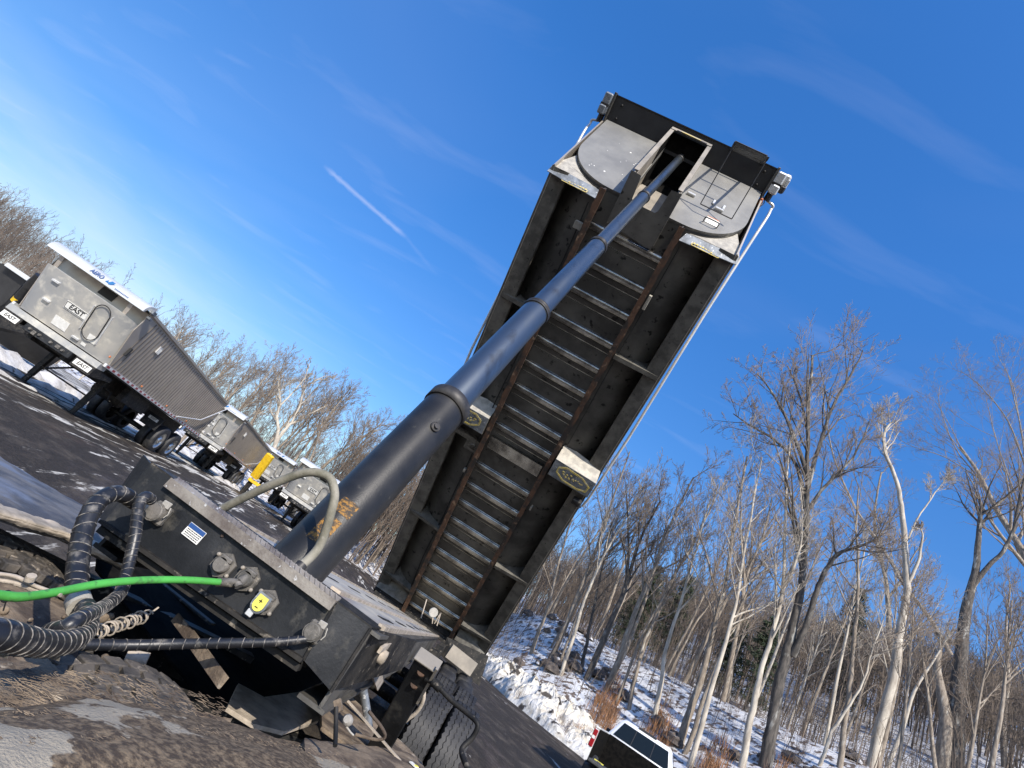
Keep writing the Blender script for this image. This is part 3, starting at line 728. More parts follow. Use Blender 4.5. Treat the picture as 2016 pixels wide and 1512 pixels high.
gladhand(441, 1113, False, False)
gc, gg = gladhand(488, 1140, False, True)
b = MB(); p0 = PY(428,1146,YF-.05); p1 = PY(470,1148,YF-.045); p2 = gc+Vector((0,-.02,0))
b.tube([p0, p0.lerp(p1,.5), p1], [.014,.014,.013], 14); b.tube([p1, p2], [.015,.018], 12); b.tube([p1+Vector((0,-.01,0)), p1+Vector((.012,-.012,-.006))], .012, 10); b.build('hose_end', M['cast'], gg)
# electrical sockets with their flaps
def socket(px, py, s=1.0):
    c = PY(px, py, YF-.004); b = MB()
    b.box(c+Vector((0,-.012,0)), (.034*s,.012,.034*s), AXS, .006); b.lathe(c+Vector((0,-.02,0)), (0,-1,0), [(0,.030*s),(.03,.031*s),(.032,.026*s)], 16)
    for k in range(4): b.lathe(c+Vector((0,-.026-.007*k,0)), (0,-1,0), [(0,.033*s),(.0035,.033*s)], 14)
    g = b.build('socket', M['cast'], hb)
    b = MB(); q = c+szv*.036*s+sxv*.010+Vector((0,-.035,0)); b.box(q, (.016*s,.004,.012*s), ((sxv+szv*.1).normalized(), Vector((0,1,0)), szv), .003); b.tube([q+sxv*.02, q+sxv*.028-szv*.02, q+sxv*.024-szv*.035], .002, 6); b.build('flap', M['gusset'], g)
    return c
s1 = socket(318, 1012, .95); s2 = socket(622, 1244, .85)

# deck and side members behind the headboard
D0 = Vector((.395, YF+.06, 1.432))
b = MB(); Wd = .93
b.prism([D0+FV*.25, D0+FV*9.5, D0+FV*9.5-EX*Wd, D0+FV*.25-EX*Wd], Vector((0,0,.008))); dk = b.build('chassis_deck', M['deck'], dt)
b = MB(); 
for q in (0, .93): b.beam(D0+FV*.25-EX*q+Vector((0,0,.012)), D0+FV*9.3-EX*q+Vector((0,0,.012)), .03, .02)
b.beam(D0+FV*.6-EX*.30+Vector((0,0,.012)), D0+FV*9.3-EX*.30+Vector((0,0,.012)), .05, .018); b.build('deck_edge', M['tan'], dk)
b = MB()
for i in range(9):
    y = .9+i*.9
    for q in (.12, .62): b.beam(D0+FV*(y+q)-EX*q+Vector((0,0,.0105)), D0+FV*(y+q+.30)-EX*(q-.03)+Vector((0,0,.0105)), .035, .003)
b.build('deck_slot', M['ink'], dk)
for q, nm in ((.0, 'chassis_rail'), (.93, 'chassis_rail')):
    b = MB(); a_ = D0+FV*.02-EX*q
    b.beam(a_+Vector((0,0,-.13)), a_+FV*9.4+Vector((0,0,-.13)), .012, .25); b.beam(a_+Vector((-.03 if q==0 else .03,0,-.26)), a_+FV*9.4+Vector((-.03 if q==0 else .03,0,-.26)), .10, .014); b.beam(a_+Vector((0,0,-.004)), a_+FV*9.4+Vector((0,0,-.004)), .08, .012)
    b.build(nm, M['under'] if q == 0 else M['black2'], dt)
b = MB()
for i in range(10): b.beam(D0+FV*(.5+i*.95)+Vector((0,0,-.14)), D0+FV*(.5+i*.95)-EX*.93+Vector((0,0,-.14)), .06, .20)
b.build('cross_member', M['black2'], dt)
# chamfered lower frame box on the right behind the headboard
b = MB(); k0 = PY(652,1362,YF+.06); k1 = PY(793,1306,YF+.85)
b.prism([PY(729,1238,YF+.07), PY(690,1300,YF+.07), PY(650,1362,YF+.07), PY(790,1318,YF+.80), PY(820,1262,YF+.80)], Vector((-.012,0,0))); b.build('nose_side', M['black2'], dt)
# lever bracket on the side
b = MB(); q0 = PX(745,1288,.43); b.lathe(q0, EX, [(-.01,.026),(.03,.026),(.034,.014)], 14); b.beam(PX(748,1350,.425), PX(735,1300,.425), .01, .05); b.beam(PX(735,1300,.425), PX(752,1272,.425), .012, .03); b.beam(PX(748,1280,.44), PX(785,1258,.44), .012, .022)
b.build('release_lever', M['tan'], dt)
b = MB(); rnd = random.Random(31); b.tube(smooth_path([BD(-.63+.02*rnd.uniform(-1,1), l, -.01+.05*min(1,abs(l-4.5)/4)+.015*rnd.uniform(-1,1)) for l in (8.1,7.3,6.5,5.6,4.9,4.0,3.1,2.2,1.3,.4)], 5), .009, 6); b.build('air_line', M['ink'], dt)
b = MB(); b.tube(smooth_path([BD(.615+.012*rnd.uniform(-1,1), l, .0+.012*rnd.uniform(-1,1)) for l in (8.1,7.2,6.5,5.7,5.0,4.9)], 5), .007, 6); b.build('wiring', M['ink'], dt)
# small roller standing behind the deck
b = MB(); q0 = PY(853,1205,-5.2); b.lathe(q0, (0.1,-1,0), [(0,.045),(.14,.045)], 18); b.lathe(q0+Vector((0,-.002,0)), (.1,-1,0), [(0,.012),(.004,.012)], 8); b.build('roller', M['gusset'], dt)
b = MB()
for (ax_, ay_, bx_, by_) in ((840,1180,829,1217),(853,1205,851,1228),(868,1206,855,1228),(868,1206,860,1232)): b.tube([PY(ax_,ay_,-5.22), PY(bx_,by_,-5.22)], .006, 6)
b.build('roller_wire', M['tan'], dt)
b = MB(); b.beam(PD(884,1280,8.6), PD(932,1318,8.6), .22, .10, (0,-1,0)); b.build('hinge_plate', M['inner'], dt)
b = MB(); b.prism([PD(880,1254,9.2), PD(962,1292,9.2), PD(944,1350,9.0), PD(900,1325,9.0), PD(868,1290,9.1)], (0,.05,0)); b.build('rear_apron', M['black2'], dt)
b = MB()
for y in (-5.6,-4.4,-3.1,-1.8): b.box((.50,y,.98),(.05,.16,.24)); b.box((-.50,y,.98),(.05,.16,.24))
b.build('cross_member', M['black2'], dt)
b = MB()
for y in (-5.05,-3.75,-2.45,-1.2): b.tube([Vector((-1.1,y,.5)), Vector((1.1,y,.5))], .075, 12)
for sx in (-.5,.5): b.beam(Vector((sx,-6.0,.72)), Vector((sx,-.6,.72)), .07, .10)
b.build('axle', M['black2'], dt)
# rear bumper / hinge beam under the body
b = MB(); b.beam(Vector((-1.2,.05,1.22)), Vector((1.2,.05,1.22)), .16, .14); b.beam(Vector((-1.15,-.25,.86)), Vector((1.15,-.25,.86)), .1, .1); 
for x in (-.95, .95): b.beam(Vector((x,-.1,1.2)), Vector((x,-.25,.86)), .08, .08)
b.build('rear_hinge_beam', M['black2'], dt)
# landing leg with crank
lg0, lg1 = PX(769,1432,.60), PX(843,1300,.60)
b = MB(); ld = (lg1-lg0).normalized(); b.beam(lg0-ld*.55, lg1, .09, .055, (0,1,0), .004); lgk = b.build('landing_leg', M['black'], dt)
tag(lgk, None)
b = MB(); b.beam(lg1-ld*.003, lg1+ld*.005, .10, .062, (0,1,0), .003); b.beam(lg1+Vector((.045,-.03,0)), lg1-ld*.20+Vector((.045,-.03,0)), .010, .02); b.build('leg_cap', M['inner'], lgk)
b = MB()
for t in (.06, .13): b.lathe(lg1-ld*t+Vector((0,-.028,0)), (0,-1,0), [(0,.02),(.006,.016)], 12)
b.build('leg_bolt', M['rust'], lgk)
b = MB(); b.beam(lg0-ld*.78, lg0-ld*.5, .085, .085, (0,1,0)); b.box(lg0-ld*.80, (.13,.13,.012)); b.build('leg_foot', M['under'], lgk)
cr = [PX(838,1336,.66), PX(860,1349,.70), PX(888,1378,.76), PX(925,1408,.82), PX(938,1420,.845), PX(940,1432,.85), PX(930,1452,.85), PX(911,1470,.85), PX(908,1482,.86), PX(914,1498,.88), PX(925,1520,.9)]
cr = [PD((p[0]), p[1], p[2]) for p in ((838,1336,1.95),(860,1349,1.93),(888,1378,1.90),(925,1408,1.86),(938,1421,1.84),(940,1433,1.83),(930,1452,1.82),(912,1470,1.80),(909,1482,1.78),(914,1498,1.74),(925,1520,1.70))]
b = MB(); b.tube(smooth_path(cr, 5), .0095, 10); b.lathe(cr[1]-Vector((0,0,0)), (cr[2]-cr[1]), [(-.02,.016),(.02,.016)], 10); b.build('leg_crank', M['black2'], lgk)
b = MB(); b.tube(smooth_path([PD(833,1345,2.3), PD(834,1375,2.3), PD(822,1400,2.3), PD(800,1418,2.3), PD(785,1432,2.3), PD(778,1448,2.3)], 5), .009, 8); b.build('air_line', M['tan'], dt)
b = MB(); b.tube([PD(713,1345,2.5), PD(723,1405,2.5), PD(727,1440,2.5)], .02, 12); b.build('shock_absorber', M['greyband'], dt)
# wheels
def wheel(parent, c, R=.50, W_=.28, rimmat='wheel', rub='rubber', side=1, tread=True):
    b = MB(); c = Vector(c)
    h = W_/2
    b.lathe(c-EX*h, EX, [(0.0,R*.58),(0.0,R*.82),(.02,R*.94),(.055,R*.985),(h,R*.992),(W_-.055,R*.985),(W_-.02,R*.94),(W_,R*.82),(W_,R*.58)], 48, False)
    if tread:
        n = 110
        for xo in (-.104,-.052,0,.052,.104):
            rws = []
            for i in range(n+1):
                a = 2*math.pi*i/n; rd = Vector((0, math.cos(a), math.sin(a))); z_ = .007*(1 if i % 2 else -1)
                rws.append([c+EX*(xo-.0205+z_)+rd*(R*.985), c+EX*(xo-.0205+z_)+rd*(R*1.005), c+EX*(xo+.0205+z_)+rd*(R*1.005), c+EX*(xo+.0205+z_)+rd*(R*.985)])
            b.grid(rws, False)
    t = b.build('tyre', M[rub], parent)
    b = MB(); s_ = side
    b.lathe(c+EX*(h-.03)*s_, EX*s_, [(0.02,R*.585),(0.028,R*.56),(-.01,R*.52),(-.06,R*.42),(-.05,R*.30),(-.02,R*.24),(.02,R*.22),(.03,R*.12),(.03,.001)], 32, False)
    for k in range(10):
        a = 2*math.pi*k/10; b.lathe(c+EX*(h-.06)*s_+Vector((0,math.cos(a),math.sin(a)))*(R*.32), EX*s_, [(0,.016),(.04,.014)], 6)
    b.build('rim', M[rimmat], t)
    return t
WY = -3.0
for y0 in (-5.05, -3.75, -2.45, -1.2):
    for x0 in (.79, 1.09):
        t = wheel(dt, (x0, y0, .50), side=1, tread=(y0 in (-5.05,-3.75)))
    if y0 < -2: 
        for x0 in (-.79, -1.09): t = wheel(dt, (x0, y0, .50), side=-1, tread=False)
#@@PART3
# ================================================================== GROUND
from mathutils import noise as mn
def interp(t, x):
    if x <= t[0][0]: return t[0][1]
    for (a, u), (b_, v) in zip(t, t[1:]):
        if x <= b_: return u+(v-u)*(x-a)/(b_-a)
    return t[-1][1]
def sst(x): x = max(0., min(1., x)); return x*x*(3-2*x)
def lotz(x, y):
    k = sst((-x-1.5)/6)
    return .56*k + .02*max(0., min(14., y-2))*k
R0 = [(-180,60),(-80,60),(-55,56),(-30,50),(-12,46),(0,40),(3.8,33.5),(6.8,29.4),(11.4,27),(14.8,25.9),(25,21.5),(35,18),(50,17),(90,22),(180,60)]
EL1 = [(-180,.5),(-80,1.2),(-30,1.0),(0,1.8),(5,4.3),(9,5.6),(13,5.6),(17,6.2),(22.6,6.6),(26.8,7.1),(32.7,7.6),(45,8.5),(90,5),(180,.5)]
EL3 = [(-180,.6),(-70,1.4),(-55,1.4),(-20,1.2),(0,3),(10,6.2),(20,9.3),(28.6,11.2),(35,12.6),(42,13.2),(60,13),(90,6),(180,.6)]
EL4 = [(-180,.8),(-75,3.6),(-55,3.2),(-49,2.6),(-42,1.5),(-20,1.6),(0,4.5),(10,8),(20,12),(30,14.0),(42,15.0),(60,14),(90,7),(180,.8)]
def HT(azd, r):
    r0 = interp(R0, azd); a = rad(azd)
    x0, y0 = CAM.x+r0*math.sin(a), CAM.y+r0*math.cos(a)
    z0 = lotz(x0, y0)
    r1 = r0+17; z1 = CAM.z+r1*math.tan(rad(interp(EL1, azd)))
    r2 = r1+9; r3 = 95; z3 = CAM.z+r3*math.tan(rad(interp(EL3, azd))); z2 = min(z1-.8, z1) if z1 > 2.5 else z1
    r4 = 190; z4 = CAM.z+r4*math.tan(rad(interp(EL4, azd)))
    T = [(0, z0), (r0, z0-.03), (r0+2.5, z0+.12), (r1-3, z0+(z1-z0)*.93), (r1, z1), (r2, z2), (r3, z3), (r4, z4), (400, z4*1.5+3), (900, z4*1.5)]
    return interp(T, r)
def H(x, y):
    dx, dy = x-CAM.x, y-CAM.y; r = math.hypot(dx, dy); az = math.degrees(math.atan2(dx, dy))
    if r < interp(R0, az): return lotz(x, y)
    return HT(az, r) + .22*mn.noise(Vector((x*.13, y*.13, 3)))*sst((r-interp(R0, az))/4) + .10*mn.noise(Vector((x*.6, y*.6, 9)))*sst((r-interp(R0, az))/4)
azs = [-180+6*i for i in range(16)] + [-84+1.0*i for i in range(0, 160)] + [76+6*i for i in range(18)] 
azs = sorted(set(a for a in azs if a <= 180)); azs = [a for a in azs if a < 180]
ts = [0, .4, .8, 1.3, 1.9, 2.6, 3.4, 4.3, 5.3, 6.5, 8, 9.5, 11, 12.5, 14, 15.5, 17, 18.5, 20.5, 23, 26, 30, 35, 40, 46, 52, 60, 68, 78, 90, 105, 120, 145, 180, 240, 330, 520, 850]
rows = []
for t in ts:
    row = []
    for a in azs + [180]:
        r = interp(R0, a)-.4+t; ar = rad(a); x, y = CAM.x+r*math.sin(ar), CAM.y+r*math.cos(ar)
        z = HT(a, r) if t < .5 else H(x, y)
        if t == 0: z = lotz(x, y)-.12
        row.append((x, y, z))
    rows.append(row)
def snow_mat():
    m = mat('old snow with leaf litter', (.74,.735,.72), (.60,.595,.59), .8, .4, .6, .7, 0, .05, 5, c3=(.13,.095,.07), scale3=2.6, lo3=.515, hi3=.57, detail=9)
    return m
M['snow'] = snow_mat()
b = MB(); b.grid(rows); g = b.build('snowy_hillside', M['snow'], None); tag(g, kind='structure')
# asphalt lot
rows = []
for f in [0.0, .01, .02, .04, .06, .09, .12, .16, .20, .25, .30, .35, .40, .45, .5, .55, .6, .65, .7, .75, .8, .85, .9, .95, 1.0]:
    row = []
    for a in azs + [180]:
        r = max(.05, interp(R0, a)*f + .35*math.sin(a*1.7)*(f == 1.0)); ar = rad(a); x, y = CAM.x+r*math.sin(ar), CAM.y+r*math.cos(ar); row.append((x, y, lotz(x, y)+.004))
    rows.append(row)
def lot_mat():
    m = bpy.data.materials.new('wet asphalt with ice streaks'); m.use_nodes = True; N = m.node_tree.nodes; L = m.node_tree.links; b = N['Principled BSDF']; b.inputs['Specular IOR Level'].default_value = .18
    tc = N.new('ShaderNodeTexCoord')
    def mp(sc, rz=14.17):
        n = N.new('ShaderNodeMapping'); n.vector_type = 'TEXTURE'; n.inputs['Rotation'].default_value = (0,0,rad(rz)); n.inputs['Scale'].default_value = sc; L.new(tc.outputs['Object'], n.inputs['Vector']); return n.outputs[0]
    def nz(v, s, d=6, lo=.4, hi=.6, dist=0.0):
        n = N.new('ShaderNodeTexNoise'); n.inputs['Scale'].default_value = s; n.inputs['Detail'].default_value = d; n.inputs['Roughness'].default_value = .68; n.inputs['Distortion'].default_value = dist; L.new(v, n.inputs['Vector'])
        r = N.new('ShaderNodeMapRange'); r.inputs[1].default_value = lo; r.inputs[2].default_value = hi; L.new(n.outputs['Fac'], r.inputs[0]); return n.outputs['Fac'], r.outputs[0]
    def mix(f, a, b_):
        x = N.new('ShaderNodeMix'); x.data_type = 'RGBA'; L.new(f, x.inputs[0])
        for i, v in ((6, a), (7, b_)):
            if isinstance(v, tuple): x.inputs[i].default_value = (*v, 1)
            else: L.new(v, x.inputs[i])
        return x.outputs[2]
    iso = mp((1,1,1)); st = mp((.40,2.6,1))
    g_, gf = nz(iso, 26, 8, .35, .7)
    c = mix(gf, (.019,.016,.013), (.056,.046,.037))
    _, wf = nz(mp((.8,2.4,1)), .5, 7, .52, .66); c = mix(wf, c, (.062,.042,.026))
    _, tf = nz(mp((.8,1.7,1)), 1.9, 9, .50, .78); c = mix(tf, c, (.125,.102,.078))
    spk, sf = nz(iso, 120, 2, .70, .74); c = mix(sf, c, (.30,.29,.27))
    sn, snf = nz(st, .85, 13, .60, .635, .3)
    # less snow close to the truck, more beside the parked trailers
    sx = N.new('ShaderNodeSeparateXYZ'); L.new(tc.outputs['Object'], sx.inputs[0])
    far = N.new('ShaderNodeMapRange'); far.inputs[1].default_value = 1; far.inputs[2].default_value = -17; far.inputs[3].default_value = -.06; far.inputs[4].default_value = .10; L.new(sx.outputs['X'], far.inputs[0])
    ad = N.new('ShaderNodeMath'); ad.operation = 'ADD'; L.new(sn, ad.inputs[0]); L.new(far.outputs[0], ad.inputs[1])
    rr = N.new('ShaderNodeMapRange'); rr.inputs[1].default_value = .585; rr.inputs[2].default_value = .625; L.new(ad.outputs[0], rr.inputs[0])
    c = mix(rr.outputs[0], c, (.55,.52,.46))
    L.new(c, b.inputs['Base Color'])
    r2 = N.new('ShaderNodeMapRange'); r2.inputs[1].default_value = 0; r2.inputs[2].default_value = 1; r2.inputs[3].default_value = .75; r2.inputs[4].default_value = .28; L.new(wf, r2.inputs[0]); L.new(r2.outputs[0], b.inputs['Roughness'])
    bp = N.new('ShaderNodeBump'); bp.inputs['Distance'].default_value = .012; L.new(g_, bp.inputs['Height']); L.new(bp.outputs[0], b.inputs['Normal'])
    return m
b = MB(); b.grid(rows[1:]); b.add(rows[1][:-1][::-1], [tuple(range(len(rows[1])-1))]); o = b.build('asphalt_lot', lot_mat(), None); tag(o, kind='structure')
# ploughed snow bank along the far edge of the lot
M['bank'] = mat('dirty ploughed snow', (.70,.67,.61), (.50,.45,.36), 2.2, .42, .62, .8, 0, .06, 9, c3=(.05,.042,.035), scale3=1.3, lo3=.56, hi3=.61, detail=9)
def berm(name, a0, a1, na, hfun, dr, wid):
    rows = []
    for i in range(na+1):
        a = a0+(a1-a0)*i/na; row = []
        for j in range(27):
            t = j/26; r = interp(R0, a)+dr-wid/2+wid*t; ar = rad(a); x, y = CAM.x+r*math.sin(ar), CAM.y+r*math.cos(ar)
            env = max(0, math.sin(math.pi*min(1, t*1.05)))**.6*min(1, i/3, (na-i)/3)
            lump = .75+.55*mn.noise(Vector((x*.7,y*.7,2)))+.30*mn.noise(Vector((x*1.9,y*1.9,5)))+.22*abs(mn.noise(Vector((x*4.5,y*4.5,7))))
            z0 = lotz(x, y) if t < .5 else H(x, y)
            row.append((x+.2*mn.noise(Vector((x*3,y*3,1)))*env, y+.2*mn.noise(Vector((x*3,y*3,4)))*env, min(z0, H(x, y))-.06+hfun(a)*env*lump))
        rows.append(row)
    b = MB(); b.grid(rows, False); o = b.build(name, M['bank'], None); return o
o = berm('snow_bank', 1.0, 24, 150, lambda a: interp([(1,.8),(3,1.1),(8,1.35),(11,1.35),(14,.9),(17,.35),(24,.1)], a), 2.2, 5.6); tag(o, kind='structure')
# low ridges of old snow between and under the parked trailers
def ridge(P, Q, w, h, name='snow_ridge'):
    P = Vector(P); Q = Vector(Q); d = (Q-P); L_ = d.length; d.normalize(); s_ = Vector((-d.y, d.x, 0)); rows = []
    n = max(8, int(L_/.35))
    for i in range(n+1):
        row = []
        for j in range(9):
            t = j/8; c = P+d*(L_*i/n)+s_*((t-.5)*w*(.8+.5*mn.noise(Vector((i*.45, 1, w)))+.3*mn.noise(Vector((i*1.3, 4, j*.6))))); e = math.sin(math.pi*t)*min(1, i/2, (n-i)/2)
            row.append((c.x, c.y, lotz(c.x, c.y)-.03+e*h*(.7+.7*mn.noise(Vector((c.x*1.3, c.y*1.3, 6))))))
        rows.append(row)
    b = MB(); b.grid(rows); o = b.build(name, M['bank2'], None); tag(o, kind='structure'); return o
M['bank2'] = mat('packed roadside snow', (.72,.70,.67), (.45,.42,.38), 1.4, .45, .65, .7, 0, .03, 8, c3=(.10,.08,.06), scale3=2.4, lo3=.62, hi3=.66)
dv = Vector((-.245, .97, 0)); nv = Vector((.97, .245, 0)); G0 = Vector((-11.18, .49, 0))
def LT(x, y): return G0+nv*x+dv*y
for x_, a_, b_, w_, h_ in ((-.2,-6,9,.5,.10),(-3.2,-8,30,1.6,.4),(-1.6,-7,7,.6,.18),(1.0,16,34,1.0,.25)):
    ridge(LT(x_, a_), LT(x_, b_), w_, h_)

# ================================================================== PARKED DUMP TRAILERS
def v3(x, y, z): return Vector((x, y, z))
def tread_wheel(parent, c, side): return wheel(parent, c, R=.51, W_=.27, side=side, tread=False)
def lean(z): return -.62*(z-1.38)/1.2
def make_trailer(detail=True):
    root = empty('parked_dump_trailer', (0,0,0), 'x', 'dump trailer', 'aluminium dump trailers parked in the row')
    # front sheet with rounded vertical corners
    n = 7; prof_ = []
    for k in range(n+1):
        a = math.pi/2*k/n; prof_.append((-.84-.41*math.cos(a), .41-.41*math.sin(a)))
    prof_ += [(x, 0) for x in (-.6,-.3,0,.3,.6)]
    for k in range(n+1):
        a = math.pi/2*(1-k/n); prof_.append((.84+.41*math.cos(a), .41-.41*math.sin(a)))
    b = MB(); b.grid([[v3(x, y+lean(z), z) for x, y in prof_] for z in (1.40,1.7,2.0,2.3,2.55)]); fr = b.build('front_sheet', M['front2'], root)
    b = MB(); b.prism([v3(-.9,lean(2.55)+.0,2.55), v3(.9,lean(2.55),2.55), v3(1.2,lean(2.55)+.3,2.55), v3(1.2,-.05,2.55), v3(-1.2,-.05,2.55), v3(-1.2,lean(2.55)+.3,2.55)], v3(0,0,.01))
    b.build('front_ledge', M['front2'], fr)
    b = MB(); b.box((0,-.12,2.74), (1.24,.012,.20)); rc = b.build('recess_wall', M['side'], root)
    b = MB(); b.box((.12,-.14,2.78), (.20,.006,.11), None, .0); b.build('viewing_window', M['ink'], rc)
    # windbreak cap
    b = MB(); P = []
    for k in range(9):
        a = math.pi*.5*k/8; P.append((-.30-.42*math.sin(a), 2.86+.02+.24*math.cos(a)-.0))
    P = [(-.30, 3.12)]+P[1:]+[(-.72, 2.84), (-.67, 2.84), (-.60, 2.95), (-.28, 3.0)]
    b.prism([v3(-1.32, y, z) for y, z in P], v3(2.64,0,0)); cp = b.build('wind_cap', M['cap'], root)
    b = MB()
    for x in (-.95, .95): b.beam(v3(x,-.60,2.86), v3(x,-.50,2.55), .012, .10, (1,0,0))
    b.build('cap_bracket', M['side'], cp)
    # sides
    for sx in (-1, 1):
        b = MB(); b.prism([v3(sx*1.24,.22,1.42), v3(sx*1.24,8.75,1.42), v3(sx*1.24,8.75,2.95), v3(sx*1.24,-.25,2.95), v3(sx*1.24,lean(2.4)+.3,2.4)][::sx], v3(sx*.02,0,0))
        b.box((sx*1.26,4.2,2.975),(.05,4.45,.035))
        sd = b.build('side_panel', M['side'], root)
        b = MB()
        if sx > 0 or True:
            for i in range(46):
                y = .30+i*.184; b.box((sx*1.268,y,2.17),(.007,.014,.72))
        b.build('corrugation', M['siderib'], sd)
        b = MB(); b.box((sx*1.27,4.45,1.395),(.03,4.4,.045)); b.build('rub_rail', M['cap'], root)
        if sx > 0:
            b = MB(); b.grid([[v3(1.303, .1+i*.155, z) for i in range(57)] for z in (1.369,1.421)], False); tp = b.build('reflective_tape', M['red'], root); tp.data.materials.append(M['white'])
            for p_ in tp.data.polygons: p_.material_index = p_.index % 2
            b = MB()
            for y in (-.1,2.2,4.4,6.6): b.lathe(v3(1.27,y+.0,1.52 if y>0 else 1.60), (1,0,0), [(0,.03),(.025,.026),(.03,.01)], 12)
            b.build('side_marker_lamp', M['amber'], root)
            b = MB(); b.box((1.28,1.35,2.50),(.02,.085,.10),None,.004)
            for i in range(3): b.box((1.305,1.27+.08*i,2.47),(.006,.014,.08))
            b.build('side_vent', M['cap'], root)
            b = MB(); b.box((1.29,.30,1.95),(.03,.04,.12),None,.01); b.build('side_latch', M['ink'], root)
    b = MB(); b.box((0,8.76,2.15),(1.24,.03,.78)); 
    for z in (1.6,1.9,2.2,2.5,2.8): b.box((1.30,8.75,z),(.05,.06,.03))
    b.build('tailgate', M['cap'], root)
    b = MB(); b.tube([v3(1.33,5.5,1.45), v3(1.38,7.3,1.85), v3(1.36,8.9,2.9)], .022, 8); b.build('tarp_arm', M['cap'], root)
    # tarp roof
    b = MB(); b.grid([[v3(1.22*math.cos(math.pi*k/8), y, 2.96+.10*math.sin(math.pi*k/8)) for k in range(9)] for y in (-.3, 8.7)]); b.build('rolled_tarp', M['side'], root)
    # floor + chassis
    b = MB(); b.box((0,4.5,1.40),(1.22,4.25,.015)); b.build('floor_sheet', M['black2'], root)
    b = MB()
    for x in (-.45,.45): b.box((x,4.4,1.14),(.06,4.3,.20))
    for y in (.3,1.5,3,4.5,6,7.4,8.5): b.box((0,y,1.14),(.45,.04,.14))
    b.build('chassis_frame', M['black2'], root)
    b = MB(); b.prism([v3(-1.24,-.05,1.22), v3(1.24,-.05,1.22), v3(1.24,.30,1.25), v3(-1.24,.30,1.25)], v3(0,0,.15)); b.build('front_bolster', M['front2'], root)
    b = MB(); b.box((0,-.02,1.13),(.62,.05,.09),None,.01); nb = b.build('nose_box', M['black'], root)
    b = MB()
    for x in (-.45,-.2,.1,.42): b.lathe(v3(x,-.07,1.13), (0,-1,0), [(0,.035),(.05,.03)], 12)
    b.box((-.33,-.08,1.10),(.04,.02,.05)); b.box((.28,-.08,1.14),(.05,.02,.04)); b.build('coupling', M['cast'], nb)
    for x in (-.98,.98):
        b = MB(); b.prism([v3(x-.25,-.06,1.22), v3(x+.25,-.06,1.22), v3(x+.25,-.06,.98), v3(x-.25,-.06,.98)], v3(0,.02,0)); b.prism([v3(x+.25*(1 if x>0 else -1),-.06,1.22), v3(x+.25*(1 if x>0 else -1),.9,1.22), v3(x+.25*(1 if x>0 else -1),.9,1.12), v3(x+.25*(1 if x>0 else -1),-.06,.98)], v3(.01,0,0)); k = b.build('mud_guard', M['black2'], root)
        b = MB(); b.box((x,-.07,1.10),(.21,.006,.07),None,.0); sg = b.build('name_plate', M['white'], k)
        text('EAST', .12, (x,-.0785,1.10), (1,0,0), (0,0,1), M['ink'], 'lettering', sg, shear=.15)
    # sign in the middle of the front
    zc = 2.02; yc = lean(zc)-.012; up = v3(0,-.62/1.2,1).normalized(); AX = (v3(1,0,0), up.cross(v3(1,0,0)).normalized(), up)
    b = MB(); b.box((.08,yc,zc),(.30,.008,.10),AX); s1_ = b.build('name_plate', M['white'], fr)
    b = MB()
    for dx, dz, wx, wz in ((0,.085,.29,.006),(0,-.085,.29,.006),(-.285,0,.006,.085),(.285,0,.006,.085)): b.box(v3(.08,yc,zc)+up*dz+v3(dx,0,0)-AX[1]*(-.0)+v3(0,-.010,0),(wx,.003,wz),AX)
    b.build('border', M['ink'], s1_)
    text('EAST', .17, v3(.08,yc-.012,zc), (1,0,0), up, M['ink'], 'lettering', s1_, shear=.15)
    # stickers and hose on the front sheet
    def fp_(x, z, o=.01): return v3(x, lean(z)-o, z)
    b = MB(); b.box(fp_(-.08,1.60),(.19,.004,.12),AX); k = b.build('warning_sheet', M['white'], fr)
    b = MB(); b.box(fp_(.72,1.70),(.11,.004,.09),AX); b.build('sticker', M['white'], fr)
    b = MB(); b.box(fp_(.62,1.50),(.06,.004,.035),AX); b.build('sticker', M['white'], fr)
    b = MB()
    for (x, z) in ((-.62,1.85),(-.66,2.30),(.40,1.52)): b.box(fp_(x,z,.03),(.09,.03,.018),AX)
    b.build('step_bracket', M['cap'], fr)
    loop = []
    for k in range(33):
        a = 2*math.pi*k/32; cx = .62+.20*math.cos(a); cz = 2.05+(.20*math.sin(a)+(.22 if math.sin(a) > 0 else -.22)); loop.append(fp_(cx, cz, .05))
    b = MB(); b.tube(smooth_path(loop, 2), .012, 6); b.build('cable_loop', M['ink'], fr)
    b = MB(); b.box(fp_(.36,2.05,.02),(.012,.02,.33),AX); b.box(fp_(.86,2.0,.02),(.012,.02,.40),AX); b.build('cable_bracket', M['cap'], fr)
    # cap lettering
    text('AERO', .13, v3(-.05,-.727,2.93+.02), (1,0,0), (0,.0,1), M['blue'], 'lettering', cp, shear=.25)
    b = MB(); b.prism([v3(.20,-.727,2.92), v3(.28,-.727,2.92), v3(.25,-.727,2.985)], v3(0,-.002,0)); b.prism([v3(.27,-.727,2.935), v3(.33,-.727,3.01), v3(.42,-.727,3.01), v3(.36,-.727,2.92), v3(.30,-.727,2.90)], v3(0,-.002,0)); b.build('emblem', M['bluelogo'], cp)
    b = MB()
    for i in range(11): b.box((.50+i*.035,-.7275,2.90-.0),(.010,.001,.014))
    b.build('small_print', M['blue'], cp)
    b = MB(); b.box((1.36,-.42,2.98),(.05,.10,.05),None,.01); b.box((1.36,-.35,2.82),(.05,.07,.03),None,.01); b.build('tarp_motor', M['greyband'], cp)
    # landing gear
    for x in (-.72,.72):
        b = MB(); b.box((x,1.75,.66),(.065,.065,.42),None,.004); b.box((x,1.75,.18),(.05,.05,.16)); b.box((x,1.75,.02),(.14,.14,.02),None,.005); lg = b.build('landing_leg', M['black2'], root)
